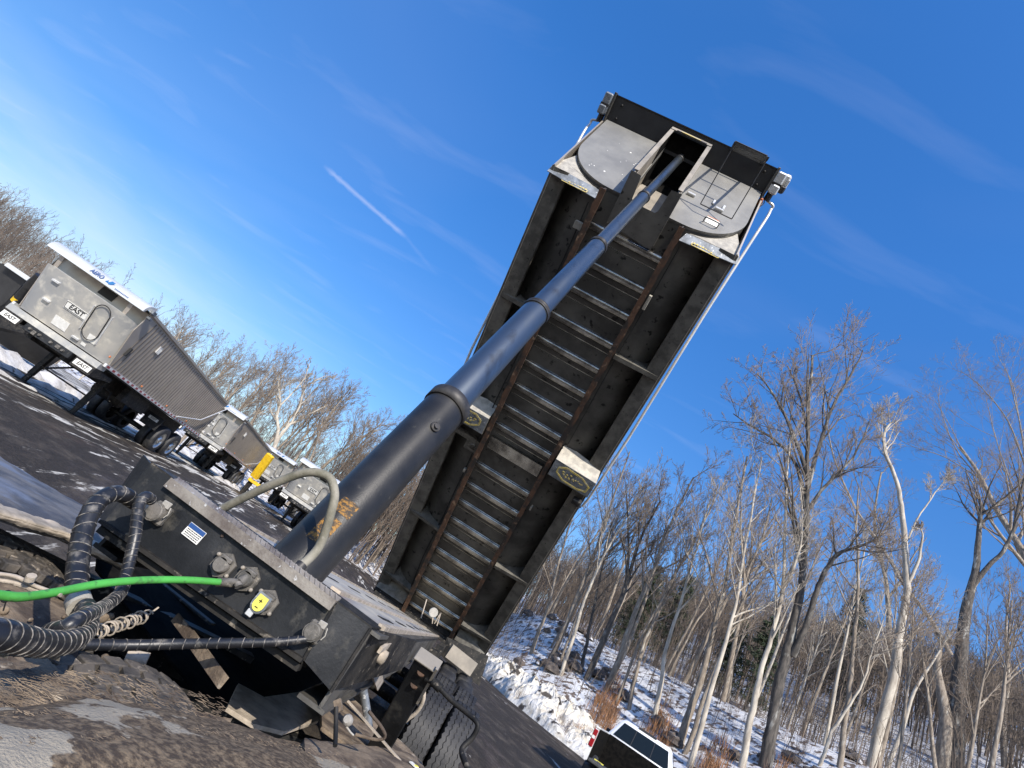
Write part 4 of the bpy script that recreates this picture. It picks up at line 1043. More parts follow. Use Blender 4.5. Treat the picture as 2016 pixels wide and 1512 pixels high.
    b = MB(); b.beam(v3(-.72,1.75,.55), v3(.72,1.75,.55), .04, .04); b.beam(v3(-.72,1.75,.45), v3(-.40,2.4,1.0), .04,.04); b.beam(v3(.72,1.75,.45), v3(.40,2.4,1.0), .04,.04); b.tube([v3(.8,1.75,.95), v3(1.05,1.75,.95), v3(1.05,1.85,.75), v3(1.15,1.85,.75)], .012, 6); b.build('leg_brace', M['black2'], root)
    b = MB(); b.box((.95,3.3,1.10),(.10,.8,.22),None,.02); b.build('tool_box', M['black2'], root)
    b = MB(); b.lathe(v3(-.3,3.6,.86), (1,0,0), [(0,.15),(.02,.18),(.9,.18),(.92,.15)], 16); b.build('air_tank', M['black2'], root)
    for y in (6.3, 7.55):
        for x in (-1.08,-.76,.76,1.08): tread_wheel(root, (x,y,.51), 1 if x > 0 else -1)
        b = MB(); b.tube([v3(-1.1,y,.51), v3(1.1,y,.51)], .07, 10); b.build('axle', M['black2'], root)
    b = MB(); b.box((.9,5.35,.92),(.30,.01,.22)); mf = b.build('mud_flap', M['black'], root)
    b = MB(); b.box((.9,5.338,.99),(.17,.003,.05)); q = b.build('name_plate', M['white'], mf); text('EAST', .09, (.9,5.333,.99), (1,0,0), (0,0,1), M['ink'], 'lettering', q, shear=.15)
    return root
tr = make_trailer()
def place(o, x, y, yaw, label, dz=0):
    o.location = (x, y, H(x, y)+.004+dz); o.rotation_euler = (0,0,rad(yaw)); o['label'] = label
place(tr, -11.18, .49, 14.17, 'nearest and largest of the parked silver dump trailers, with AERO on its white cap')
o = copy_tree(tr); p = LT(-.15, 12.95); place(o, p.x, p.y, 14.17, 'silver dump trailer parked right behind the nearest one, its corrugated side in view')
o = copy_tree(tr); place(o, -15.9, 24.6, 2, 'silver dump trailer parked beside the yellow steel bar', .25)
o = copy_tree(tr); place(o, -9.35, 15.75, 8, 'pale dump trailer standing behind the arched grey hose and the hoist')
# raised trailer at the far left edge, only its hoist and part of the body show
ro = empty('raised_dump_trailer', (-17.6, 3.4, H(-17.6,3.4)), 'dark dump trailer with a black hoist at the left edge of the photo', 'dump trailer')
zz = ro.location.z; b = MB()
pa = [PD(-60,640,17), PD(-60,505,17), PD(20,522,17), PD(52,552,17), PD(8,598,17)]
b.prism(pa, Vector((.3,3,0))); b.build('raised_body', M['panel'], ro)
b = MB(); b.beam(PD(14,521,16.9), PD(58,551,16.9), .12, .14); b.build('top_rail', M['cap'], ro)
b = MB(); b.tube([PD(-10,640,16.4), PD(55,567,16.4)], .13, 18); b.tube([PD(55,567,16.4), PD(80,544,16.4)], .15, 18); hb2 = b.build('hoist_barrel', M['barrel'], ro)
b = MB(); b.tube([PD(30,594,16.4), PD(36,588,16.4)], .133, 18); b.build('worn_label', M['yellow_bar'], hb2)
b = MB(); b.beam(PD(20,600,16.6), PD(78,562,16.6), .16, .10); b.build('side_arm', M['under'], ro)
b = MB(); b.beam(PD(66,553,16.5), PD(80,563,16.5), .12, .12); b.build('reflector', M['white'], ro)
b = MB(); b.beam(PD(-40,625,16.2), PD(60,650,16.2), .3, .4); b.build('chassis_frame', M['black2'], ro)
b = MB(); b.beam(PD(-20,655,16.2), Vector((PD(-20,655,16.2).x, PD(-20,655,16.2).y, zz)), .15,.15); b.build('landing_leg', M['black2'], ro)
# yellow steel bar standing at the tail of the second trailer
yb = PD(500,948,31); yb.z = H(yb.x, yb.y)
yl = empty('yellow_bar', yb, 'bright yellow upright steel bar behind the second silver trailer', 'steel bar')
b = MB(); b.beam(PD(500,940,31), PD(533,896,31), .48, .25, (0,-1,0), .02); b.build('upright', M['yellow_bar'], yl)
b = MB(); b.beam(PD(490,942,31), PD(512,958,31), .20, .2, (0,0,1), .02); b.build('foot', M['yellow_bar'], yl)
b = MB(); pz = PD(498,944,31.2); b.beam(Vector((pz.x,pz.y,yb.z)), pz, .25, .2, (0,1,0)); b.build('post', M['black2'], yl)
# lump of snow by the wheels
def lump(c, r, name, m, seed=1):
    b = MB(); rows = []
    for i in range(9):
        row = []
        for j in range(17):
            a = 2*math.pi*j/16; e = math.pi/2*i/8
            k = r*(1+.35*mn.noise(Vector((math.cos(a)*1.5+seed, math.sin(a)*1.5, e*2))))
            row.append((c[0]+k*math.cos(e)*math.cos(a)*1.0, c[1]+k*math.cos(e)*math.sin(a), c[2]-.03+k*.8*math.sin(e)))
        rows.append(row)
    b.grid(rows, False); return b.build(name, m, None)
q = PZ(478,970,.75); o = lump((q.x, q.y, H(q.x,q.y)), .38, 'snow_lump', M['gusset']); tag(o, 'chunk of dirty snow lying by the second trailer wheels', 'snow lump')

# ================================================================== PICKUP
def make_pickup():
    r = empty('pickup_truck', (0,0,0), 'white pickup truck with its dark tailgate down, parked by the snow bank', 'pickup truck')
    hw = .98
    # body: bed side walls, cab. local: y forward, tail at y=0, ground z=0
    for sx in (-1,1):
        b = MB(); b.prism([v3(sx*hw,0,.62), v3(sx*hw,1.95,.62), v3(sx*hw,1.95,1.36), v3(sx*hw,.0,1.34)][::sx], v3(-sx*.09,0,0)); b.box((sx*(hw-.04),1.0,1.375),(.06,.98,.02),None,.01); b.build('bed_side', M['truckwhite'], r)
        b = MB(); b.box((sx*(hw-.115),1.0,1.0),(.012,.95,.36)); b.build('bed_liner', M['void'], r)
        b = MB(); b.box((sx*(hw-.03),.005,1.12),(.055,.035,.20),None,.012); tl = b.build('tail_light', M['taillight'], r)
        b = MB(); b.box((sx*(hw-.03),-.032,1.14),(.04,.004,.035)); b.build('reverse_lamp', M['white'], tl)
    b = MB(); b.box((0,1.0,.66),(hw-.12,.96,.02)); b.box((0,1.92,1.02),(hw-.12,.02,.36)); b.build('bed_floor', M['void'], r)
    b = MB(); b.box((0,-.28,.70),(.80,.30,.035),None,.02); tg_ = b.build('tailgate', M['tailgate'], r)
    b = MB()
    for i in range(7): b.box((-.6+i*.2,-.28,.74),(.05,.27,.008))
    b.build('tailgate_rib', M['tailgate'], tg_)
    b = MB(); b.box((-.62,.05,.74),(.12,.03,.015)); b.build('yellow_strap', M['yellow'], r)
    b = MB(); b.box((0,-.10,.50),(.90,.10,.10),None,.04); b.build('rear_bumper', M['panel'], r)
    # cab shell
    zs = [(.62,.98,1.98,3.95),(1.25,.98,1.98,3.95),(1.40,.93,2.02,3.80),(1.86,.73,2.22,3.35),(1.93,.66,2.36,3.22)]
    rows = []
    for z, w, y0, y1 in zs: rows.append([v3(-w,y0+.08,z), v3(-w+.08,y0,z), v3(w-.08,y0,z), v3(w,y0+.08,z), v3(w,y1-.1,z), v3(w-.15,y1,z), v3(-w+.15,y1,z), v3(-w,y1-.1,z), v3(-w,y0+.08,z)])
    b = MB(); b.grid(rows); b.add(rows[-1][:-1], [tuple(range(8))], True); b.build('cab', M['truckwhite'], r)
    b = MB(); b.box((0,2.30,1.925),(.26,.02,.03),None,.008); b.build('brake_lamp', M['panel'], r)
    def lerpw(z):
        for a_, b_ in zip(zs, zs[1:]):
            if z <= b_[0]:
                t = (z-a_[0])/(b_[0]-a_[0]); return [a_[i]+(b_[i]-a_[i])*t for i in range(4)]
        return list(zs[-1])
    z0, z1 = 1.42, 1.83; a0 = lerpw(z0); a1 = lerpw(z1)
    b = MB(); b.prism([v3(-a0[1]+.13,a0[2]-.012,z0), v3(a0[1]-.13,a0[2]-.012,z0), v3(a1[1]-.10,a1[2]-.012,z1), v3(-a1[1]+.10,a1[2]-.012,z1)], v3(0,.006,0)); rw = b.build('rear_window', M['glass'], r)
    b = MB()
    for x in (-.28,.28): b.beam(v3(x,a0[2]-.018,z0), v3(x*.95,a1[2]-.018,z1), .02,.006,(0,-1,0))
    b.build('window_divider', M['ink'], rw)
    for x in (-.42,.42):
        b = MB(); b.box((x,2.6,1.45),(.14,.06,.16),None,.05); b.build('headrest', M['panel'], r)
    for sx in (-1,1):
        b = MB(); b.prism([v3(sx*(a0[1]+.004),a0[2]+.25,z0), v3(sx*(a0[1]+.004),a0[3]-.25,z0), v3(sx*(a1[1]+.004),a1[3]-.12,z1), v3(sx*(a1[1]+.004),a1[2]+.15,z1)][::sx], v3(sx*.004,0,0)); b.build('side_window', M['glass'], r)
        b = MB(); b.box((sx*1.10,3.6,1.35),(.10,.05,.12),None,.03); b.build('wing_mirror', M['ink'], r)
    b = MB(); b.box((0,4.7,.85),(.92,.78,.32),None,.12); b.build('bonnet', M['truckwhite'], r)
    b = MB(); b.box((0,2.6,.52),(.85,2.6,.12)); b.build('underbody', M['ink'], r)
    for y in (.75,4.6):
        for sx in (-1,1): wheel(r, (sx*.86,y,.40), R=.40, W_=.25, side=sx, tread=False)
    return r
pk = make_pickup(); pa_ = PD(1163,1464,12.9); pk.rotation_euler = (0,0,rad(-23)); pk.location = (pa_.x+.95*math.cos(rad(23)), pa_.y-.95*math.sin(rad(23)), pa_.z-1.0)
pk.location.z = lotz(pk.location.x, pk.location.y)+.0
#@@PART4
# ================================================================== TREES
M['bark'] = mat('grey brown bark', (.30,.25,.195), (.16,.13,.10), 9, .38, .62, .9, 0, .012, 14, stretch=(1,1,.25), c3=(.40,.37,.31), scale3=5, lo3=.56, hi3=.68)
M['bark_pale'] = mat('pale bark', (.50,.45,.37), (.30,.26,.21), 4, .40, .62, .85, 0, .006, 12, stretch=(1,1,.3))
M['bark_dark'] = mat('dark furrowed bark', (.115,.10,.085), (.05,.045,.04), 9, .4, .6, .95, 0, .015, 14, stretch=(1,1,.25), c3=(.30,.29,.26), scale3=3, lo3=.57, hi3=.66)
M['twig'] = mat('bare twigs', (.235,.185,.14), (.16,.125,.097), 1.2, .4, .6, .9)
M['twig_pale'] = mat('pale bare twigs', (.34,.30,.245), (.24,.20,.165), 1.2, .4, .6, .9)
M['twig_brown'] = mat('far brown twigs', (.155,.12,.092), (.10,.08,.062), .3, .4, .6, .95)
M['hemlock'] = mat('dark evergreen needles', (.022,.035,.016), (.04,.055,.022), 3, .4, .6, .8)
M['grass'] = mat('dry orange grass', (.34,.17,.075), (.24,.13,.07), 2, .4, .6, .9)
M['brush'] = mat('brown brush stems', (.17,.115,.085), (.10,.07,.055), 2, .4, .6, .9)
M['stone'] = mat('dark rock', (.12,.10,.085), (.06,.05,.045), 3, .4, .6, .85, 0, .02, 8, c3=(.6,.6,.62), scale3=1.6, lo3=.6, hi3=.64)
class TB:                       # fast tube collector
    def __init__(s): s.V = []; s.Q = []; s.n = 0
    def tube(s, P, R, n):
        m_ = len(P)
        P = np.asarray(P, float); T = np.gradient(P, axis=0); T /= np.linalg.norm(T, axis=1)[:, None]+1e-9
        ref = np.array([1., 0, 0]) if abs(T[0][0]) < .8 else np.array([0, 1., 0])
        A = np.cross(T, ref); A /= np.linalg.norm(A, axis=1)[:, None]+1e-9; B_ = np.cross(T, A)
        th = np.arange(n)*2*np.pi/n; c, s_ = np.cos(th), np.sin(th)
        R = np.asarray(R)[:, None, None]
        V = P[:, None, :] + R*(A[:, None, :]*c[None, :, None]+B_[:, None, :]*s_[None, :, None])
        i = np.arange(m_-1)[:, None]*n; k = np.arange(n)[None, :]; k2 = (k+1) % n
        Q = np.stack([i+k, i+k2, i+n+k2, i+n+k], -1).reshape(-1, 4)+s.n
        s.V.append(V.reshape(-1, 3)); s.Q.append(Q); s.n += m_*n
    def arrays(s): return np.concatenate(s.V), np.concatenate(s.Q)
def fast_mesh(name, V, Q, m, smooth=True):
    me = bpy.data.meshes.new(name); me.vertices.add(len(V)); me.vertices.foreach_set('co', np.asarray(V, np.float32).ravel())
    k = Q.shape[1]; me.loops.add(len(Q)*k); me.polygons.add(len(Q)); me.loops.foreach_set('vertex_index', Q.ravel().astype(np.int32))
    me.polygons.foreach_set('loop_start', np.arange(0, len(Q)*k, k, dtype=np.int32)); me.polygons.foreach_set('loop_total', np.full(len(Q), k, np.int32))
    me.polygons.foreach_set('use_smooth', np.full(len(Q), smooth)); me.update(calc_edges=True); me.materials.append(m); return me
def nrm(v): return v/(np.linalg.norm(v)+1e-9)
def grow(tb_lo, tb_hi, rng, p, d, L, r, lvl, maxl, cnt, up, wig, segs=(14,8,5,4,3), sides=(8,6,4,3,3), t0=.35, rtip=.25, path=None, minr=.006, lf=1.0):
    n = segs[min(lvl, len(segs)-1)]
    if path is not None: P = path; n = len(P)-1
    else:
        P = [np.array(p)]; d = nrm(np.array(d))
        for i in range(n):
            d = nrm(d + rng.normal(0, wig, 3) + np.array([0, 0, up])); P.append(P[-1]+d*L/n)
        P = np.array(P)
    R = [max(minr, r*(1-(1-rtip)*(i/n)**1.0)) for i in range(n+1)]
    (tb_lo if lvl < 2 else tb_hi).tube(P, R, sides[min(lvl, len(sides)-1)])
    if lvl >= maxl: return
    k = cnt[lvl]
    for j in range(k):
        t = t0+(1-t0)*(j+rng.random())/k if lvl == 0 else .18+.82*(j+rng.random())/k
        f = t*n; i = min(int(f), n-1); q = P[i]+(P[i+1]-P[i])*(f-i); T = nrm(P[i+1]-P[i])
        a = rng.random()*2*np.pi; side = nrm(np.cross(T, [math.cos(a), math.sin(a), .3]))
        ang = rng.uniform(.45, .95) if lvl == 0 else rng.uniform(.4, 1.0)
        nd = nrm(T*math.cos(ang)+side*math.sin(ang)+np.array([0, 0, .18]))
        rr = R[i]*(rng.uniform(.38, .62) if lvl == 0 else rng.uniform(.45, .7))
        if lvl == 0: ll = L*rng.uniform(.22, .42)*(1.15-.55*t)*lf
        else: ll = L*rng.uniform(.32, .6)*(1.15-.5*t)
        grow(tb_lo, tb_hi, rng, q, nd, ll, rr, lvl+1, maxl, cnt, up*.8+.02, wig*1.12, segs, sides, t0, .22, None, minr, lf)
def make_tree(name, label, group, loc, height, r, seed, cnt=(15,7,5,4), t0=.38, path=None, wig=.07, mats=('bark','twig'), extra=None, cat='tree', minr=.008, lf=1.0, lean_=None):
    rng = np.random.default_rng(seed); lo, hi = TB(), TB()
    d = lean_ if lean_ is not None else (rng.normal(0,.04), rng.normal(0,.04), 1)
    L_ = height
    if path is not None:
        path = np.array(path, float); L_ = np.sum(np.linalg.norm(np.diff(path, axis=0), axis=1))
    grow(lo, hi, rng, (0,0,-.15), d, L_, r, 0, len(cnt), cnt, .02, wig, t0=t0, path=path, minr=minr, lf=lf)
    if extra:
        for (pp, rr, t0e) in extra: grow(lo, hi, rng, None, None, float(np.sum(np.linalg.norm(np.diff(np.array(pp), axis=0), axis=1))), rr, 0, len(cnt), cnt, .02, wig, t0=t0e, path=np.array(pp, float), minr=minr, lf=lf)
    # root flare
    o = empty(name, loc, label, cat, group)
    V, Q = lo.arrays(); me = fast_mesh('trunk', V, Q, M[mats[0]]); t = bpy.data.objects.new('trunk', me); COL.objects.link(t); t.parent = o
    if hi.n:
        V, Q = hi.arrays(); me = fast_mesh('crown', V, Q, M[mats[1]]); t = bpy.data.objects.new('crown', me); COL.objects.link(t); t.parent = o
    return o
def hit(x, y, rmin=18, rmax=300):
    d = ray(x, y); d = d/math.hypot(d.x, d.y); r = rmin
    while r < rmax:
        p = CAM+d*r
        if p.z < H(p.x, p.y): return p
        r += .25
    return CAM+d*60
# --- the trees one can tell apart on the right: outline of each stem as seen, at its own distance
KEY = [
 # stem pixels, radius m, material, label, start of limbs, [extra stems], limb length factor
 ([(1047,1290),(1060,1245),(1075,1209),(1095,1130),(1120,1040),(1150,960)], .13, 'bark', 'thin grey tree nearest the body of the raised trailer, on the slope', .45, [], .9),
 ([(1085,1300),(1110,1240),(1140,1165),(1167,1100),(1200,1000),(1240,890)], .17, 'bark', 'slim leaning tree third in from the raised trailer on the snowy slope', .45, [], .9),
 ([(1105,1332),(1130,1250),(1152,1180),(1186,1100),(1225,1030),(1262,960)], .12, 'bark_pale', 'slim pale tree rising just right of the snow bank', .5, [], .8),
 ([(1155,1338),(1190,1255),(1222,1180),(1240,1128),(1262,1060),(1300,985)], .20, 'bark_dark', 'dark forked tree with a flared foot above the dirty snow', .42, [([(1232,1150),(1238,1090),(1236,1020),(1232,950)], .10, .3)], .9),
 ([(1193,1360),(1218,1300),(1241,1231),(1265,1170),(1287,1122),(1320,1030),(1365,940)], .20, 'bark', 'stout grey tree right of the dark forked one, over the orange grass', .5, [], .85),
 ([(1148,1315),(1155,1265),(1165,1215),(1185,1120),(1205,1030)], .12, 'bark_dark', 'thin dark tree leaning between two stouter ones on the slope', .5, [], .8),
 ([(1337,1470),(1358,1400),(1382,1332),(1402,1245),(1426,1155),(1450,1010),(1470,900)], .23, 'bark', 'tall grey tree directly behind the pickup cab', .45, [], .85),
 ([(1358,1512),(1390,1395),(1420,1290),(1448,1190),(1470,1060),(1500,900)], .17, 'bark_pale', 'slim pale tree just right of the one behind the pickup cab', .5, [], .8),
 ([(1425,1380),(1440,1300),(1460,1200),(1468,1140),(1500,1060),(1520,980)], .15, 'bark', 'forked tree of middle height left of the pale leaning stem', .45, [([(1466,1150),(1462,1080),(1458,1000),(1465,900)], .09, .3)], .9),
 ([(1507,1512),(1520,1430),(1533,1350),(1548,1290),(1563,1231),(1578,1150),(1584,1090),(1588,1000),(1590,900),(1592,800),(1600,700)], .33, 'bark_dark', 'tallest tree, dark lower stem and broad crown high against the sky', .50,
    [([(1560,1292),(1585,1235),(1608,1165),(1622,1130),(1650,1092),(1690,1076),(1730,1062)], .17, .5), ([(1585,1000),(1570,920),(1530,870),(1480,840),(1445,815)], .13, .3), ([(1588,930),(1560,850),(1525,780),(1490,735)], .13, .25), ([(1590,960),(1612,880),(1640,800),(1680,730),(1700,690)], .14, .25), ([(1586,1010),(1630,950),(1680,900),(1712,830)], .11, .3), ([(1592,860),(1575,780),(1550,720)], .09, .2)], 1.0),
 ([(1462,1512),(1475,1430),(1488,1370),(1500,1310),(1518,1255),(1540,1170),(1546,1060),(1549,942),(1558,850)], .19, 'bark_pale', 'pale smooth tree immediately left of the tallest tree', .45, [([(1541,1160),(1566,1110),(1580,1040),(1575,960)], .09, .3)], .7),
 ([(1655,1512),(1662,1430),(1670,1375),(1680,1280),(1687,1192),(1689,1100),(1686,1030),(1690,960)], .14, 'bark', 'straight thin tree between the tallest tree and the white dead one', .4, [], .8),
 ([(1716,1512),(1735,1420),(1757,1338),(1772,1245),(1786,1161),(1782,1078),(1776,1010),(1766,952),(1744,890),(1742,850),(1758,830)], .24, 'bark_pale', 'white dead tree with a bleached forked stem and few twigs', .72, [([(1787,1150),(1806,1110),(1816,1058),(1813,1040)], .10, .85), ([(1768,960),(1782,1060),(1812,1010),(1850,960),(1865,940)], .07, .6)], .45),
 ([(1740,1400),(1748,1330),(1751,1271),(1748,1190),(1742,1130),(1728,1080),(1722,1010),(1735,930)], .17, 'bark', 'brown tree with two close stems behind the white dead one', .45, [([(1752,1275),(1764,1200),(1762,1130),(1750,1050),(1755,960)], .12, .4)], .85),
 ([(1852,1512),(1862,1430),(1855,1375),(1845,1320),(1848,1290),(1852,1272)], .30, 'bark', 'broken trunk whose snapped top leans far to the left', .98, [([(1872,1290),(1845,1240),(1810,1190),(1782,1155),(1735,1075),(1690,1010),(1650,925),(1630,850),(1618,760)], .22, .55)], .8),
 ([(1880,1512),(1882,1430),(1886,1360),(1892,1280),(1901,1207),(1910,1165),(1922,1119),(1926,1060),(1932,1003)], .36, 'bark_dark', 'massive dark tree with a snapped stub and a heavy limb to the right', .9, [([(1912,1160),(1945,1115),(1975,1085),(1995,1040),(2010,970),(2030,880),(2040,760)], .24, .4)], .8),
 ([(2040,1512),(2055,1400),(2050,1250),(2040,1150),(2010,1080),(1960,1000),(1925,930),(1890,880)], .26, 'bark', 'tree at the right edge, its limbs reaching in from outside the photo', .4, [([(2045,1160),(2030,1050),(2022,930),(2005,820),(1985,740)], .2, .2), ([(1960,1000),(1925,940),(1880,880),(1850,800),(1850,760)], .12, .3), ([(1925,940),(1860,900),(1800,880),(1760,860)], .09, .3), ([(2022,930),(1985,830),(1930,760),(1890,730)], .13, .25), ([(2030,1050),(1990,950),(1960,860),(1940,780)], .12, .25), ([(2005,820),(1995,760),(1965,700)], .08, .2)], .9),
 ([(1980,1512),(1975,1430),(1985,1330),(1980,1250),(1990,1150)], .13, 'bark', 'slender tree at the lower right edge of the photo', .4, [], .8),
 ([(1610,1512),(1640,1440),(1665,1400),(1700,1340),(1722,1270),(1745,1200)], .09, 'bark_pale', 'thin bent sapling crossing in front of the white dead tree', .6, [], .6),
 ([(1745,1512),(1775,1440),(1800,1360),(1838,1300),(1870,1245)], .11, 'bark_pale', 'slanting pale stem that leans against the broken trunk', .8, [], .5),
 ([(1240,1400),(1252,1330),(1270,1260),(1300,1200),(1325,1150),(1345,1080)], .12, 'bark', 'thin tree left of the pickup roof, rising through the brown thicket', .5, [], .8),
 ([(1290,1420),(1302,1340),(1310,1280),(1345,1170),(1370,1080),(1400,980)], .15, 'bark_pale', 'pale tree between the stout grey tree and the one behind the cab', .5, [], .8),
]
for i, (px_, r_, mt_, lb, t0_, ex, lf_) in enumerate(KEY):
    bx, by = px_[0]
    bp_ = hit(bx, by)
    hd = Vector((bp_.x-CAM.x, bp_.y-CAM.y, 0)).normalized()
    def stem(pp, off=0.0, drop=True):
        out = []
        for k, (x, y) in enumerate(pp):
            p = PP(x, y, bp_ + hd*(off*k), hd); out.append(np.array(p-bp_))
        if drop: out[0] = out[0]+np.array([0,0,-.3])
        out = np.array(smooth_path([Vector(tuple(q)) for q in out], 4)); rg = np.random.default_rng(i+77)
        return np.array([list(v) for v in out])+rg.normal(0, .018, (len(out), 3))*(np.arange(len(out))[:, None] > 1)
    main = stem(px_); exs = [(stem(p, .25*(1 if j % 2 else -1), False), rr, tt) for j, (p, rr, tt) in enumerate(ex)]
    pale = mt_ == 'bark_pale'
    dist = (bp_-CAM).length
    make_tree('bare_tree', lb, 'bare trees on the snowy slope', bp_, 10, r_*dist/34*1.0, 100+i, cnt=(11,6,5,3) if r_ > .15 else (10,6,4,2), t0=t0_, path=main, mats=(mt_, 'twig_pale' if pale else 'twig'), extra=exs, lf=lf_*1.2, minr=.0085)
# --- prototypes, copied to many places
protos = []
for s_ in range(7):
    protos.append(make_tree('bare_tree', 'x', 'x', (0,0,0), 12, .15+.03*(s_ % 3), 300+s_, cnt=(13,6,5,3), t0=.42+.05*(s_ % 3), wig=.06+.01*(s_ % 2), mats=('bark', 'twig') if s_ else ('bark_pale', 'twig_pale'), minr=.009))
used_p = set()
def put(k, x, y, h, label, group, rnd, sl=1.0):
    o = protos[k] if k not in used_p else copy_tree(protos[k]); used_p.add(k)
    z = H(x, y); s = h/12; o.location = (x, y, z-.1); o.scale = (s*sl*rnd.uniform(.9,1.1),)*2+(s,); o.rotation_euler = (0,0,rnd.uniform(0,6.28)); o['label'] = label; o['group'] = group
def polar(az, r): a = rad(az); return CAM.x+r*math.sin(a), CAM.y+r*math.cos(a)
rnd = random.Random(12)
TOPL = [(-62,8),(-54.8,7.2),(-50.5,8.0),(-47.9,8.4),(-42.8,8.4),(-39.1,9.8),(-35.7,11.2),(-32.3,12.9),(-27.9,13.9),(-24.1,14.2),(-21.7,14.6),(-17.6,12.8),(-14.8,11.2),(-8,13),(0,16),(3,18)]
for i in range(74):
    az = -62+64*(i+rnd.random()*.9)/74; r = rnd.uniform(50, 66) if az < -12 else rnd.uniform(47, 60)
    x, y = polar(az, r); z = H(x, y)
    h = (CAM.z+r*math.tan(rad(interp(TOPL, az)*rnd.uniform(.86, 1.03)))-z); h = max(4, h*.82*(.60 if az < -46 else (.8 if az < -40 else 1)))
    put(rnd.randrange(7), x, y, h, 'bare tree in the row behind the parked trailers', 'bare trees behind the parked trailers', rnd)
TOPR = [(2,17),(6,22),(9,24.5),(14,26),(18,27),(25,27),(32,27),(40,28),(50,28)]
for i in range(34):
    az = 2.5+46*(i+rnd.random()*.9)/34; r0 = interp(R0, az); r = r0+rnd.uniform(6, 30)
    x, y = polar(az, r); z = H(x, y)
    h = (CAM.z+r*math.tan(rad(interp(TOPR, az)*rnd.uniform(.68, 1.02)))-z); h = max(5, min(17, h*.92))
    put(rnd.randrange(7), x, y, h, 'slender bare tree among the others on the snowy slope', 'slender bare trees filling the snowy slope', rnd, .68)
# white sycamore that stands out behind the second trailer
q = hit(556, 872, 30, 60); q = Vector((*polar(-26.5, 47), 0)); q.z = H(q.x, q.y)
hd = Vector((q.x-CAM.x, q.y-CAM.y, 0)).normalized()
def stq(pp): return np.array([list(PP(x, y, q, hd)-q) for x, y in pp])
make_tree('bare_tree', 'white barked tree with spreading pale limbs above the yellow bar', None, q, 10, .2, 55, cnt=(10,6,5,3), t0=.4, mats=('bark_pale','twig_pale'), minr=.012,
    path=stq([(536,900),(543,870),(548,845),(545,820),(552,790),(548,755)]), extra=[(stq([(541,880),(556,850),(572,835),(600,820),(640,800)]), .13, .3), (stq([(545,868),(575,830),(590,800),(600,760),(640,740)]), .12, .3), (stq([(550,800),(570,780),(600,745),(610,715)]), .08, .3)], lf=.7)
# --- thickets: far woods too many to count
def thicket(name, seed, n, azr, rr, hr, mats_, cnt=(9,4,3), label=None, minr=.016, azbias=None):
    rng = np.random.default_rng(seed); base = []
    for k in range(5):
        lo = TB(); grow(lo, lo, rng, (0,0,-.2), (0,0,1), 12, .11, 0, len(cnt), cnt, .03, .06, segs=(6,3,2,2), sides=(4,3,3,3), t0=.22, minr=minr); base.append(lo.arrays())
    Vs = []; Qs = []; o = 0
    for i in range(n):
        az = rng.uniform(*azr); r = math.sqrt(rng.uniform(rr[0]**2, rr[1]**2)); x, y = polar(az, r); h = rng.uniform(*hr)
        V, Q = base[i % 5]; s = h/12; a = rng.uniform(0, 6.28); c, s_ = math.cos(a), math.sin(a)
        W_ = np.stack([(V[:,0]*c-V[:,1]*s_)*s+x, (V[:,0]*s_+V[:,1]*c)*s+y, V[:,2]*s+H(x,y)], 1); Vs.append(W_); Qs.append(Q+o); o += len(V)
    me = fast_mesh(name, np.concatenate(Vs), np.concatenate(Qs), M[mats_], False); ob = bpy.data.objects.new(name, me); COL.objects.link(ob); tag(ob, label, name.split('_')[-1], kind='stuff'); return ob
thicket('far_woods', 1, 1500, (4, 50), (60, 130), (6.5, 11), 'twig_brown', label='brown leafless woods covering the far hillside on the right')
thicket('distant_woods', 2, 520, (-64, 4), (66, 105), (6, 9), 'twig_brown', label='brown leafless woods behind the parked trailers')
thicket('hill_woods', 3, 420, (-68, -40), (125, 200), (9, 13), 'twig_brown', cnt=(9,4,2), label='brown wooded hill beyond the left end of the lot')
thicket('near_woods', 5, 260, (-20, 3), (46, 66), (7, 10), 'twig_brown', label='brown woods seen between the hoist barrel and the raised body')
thicket('undergrowth', 4, 760, (3, 48), (32, 60), (1.0, 3.4), 'twig_brown', cnt=(7,4,2), minr=.006, label='low leafless brush scattered over the snowy slope')
# dry grass and brush along the bank
def blades(name, seed, n, azr, drr, h, m, label, w=.010, clump=8, wob=.35):
    rng = np.random.default_rng(seed); V = []; Q = []; o = 0
    for i in range(n):
        az = rng.uniform(*azr); r = interp(R0, az)+rng.uniform(*drr)*(.5+.5*math.sin(az*1.3+1)); x, y = polar(az, r); z = H(x, y)
        for k in range(clump):
            a = rng.uniform(0, 6.28); hh = h*rng.uniform(.5, 1.15); bx, by = x+rng.normal(0,.10), y+rng.normal(0,.10); lx, ly = math.cos(a)*wob*hh, math.sin(a)*wob*hh; wx, wy = -math.sin(a)*w, math.cos(a)*w
            V += [(bx-wx,by-wy,z-.05),(bx+wx,by+wy,z-.05),(bx+lx*.4+wx*.7,by+ly*.4+wy*.7,z+hh*.6),(bx+lx*.4-wx*.7,by+ly*.4-wy*.7,z+hh*.6),(bx+lx,by+ly,z+hh),(bx+lx+wx*.3,by+ly+wy*.3,z+hh)]
            Q += [(o,o+1,o+2,o+3),(o+3,o+2,o+5,o+4)]; o += 6
    me = fast_mesh(name, np.array(V), np.array(Q), M[m], False); ob = bpy.data.objects.new(name, me); COL.objects.link(ob); tag(ob, label, name.split('_')[-1], kind='stuff')
blades('dry_grass', 1, 900, (13.5, 30), (2.5, 10), .75, 'grass', 'dry orange grass behind the pickup and the snow bank', w=.012, clump=9)
blades('brush_stems', 2, 1100, (4, 46), (3, 22), .9, 'brush', 'thin brown stems standing in the snow', w=.007, clump=5, wob=.3)
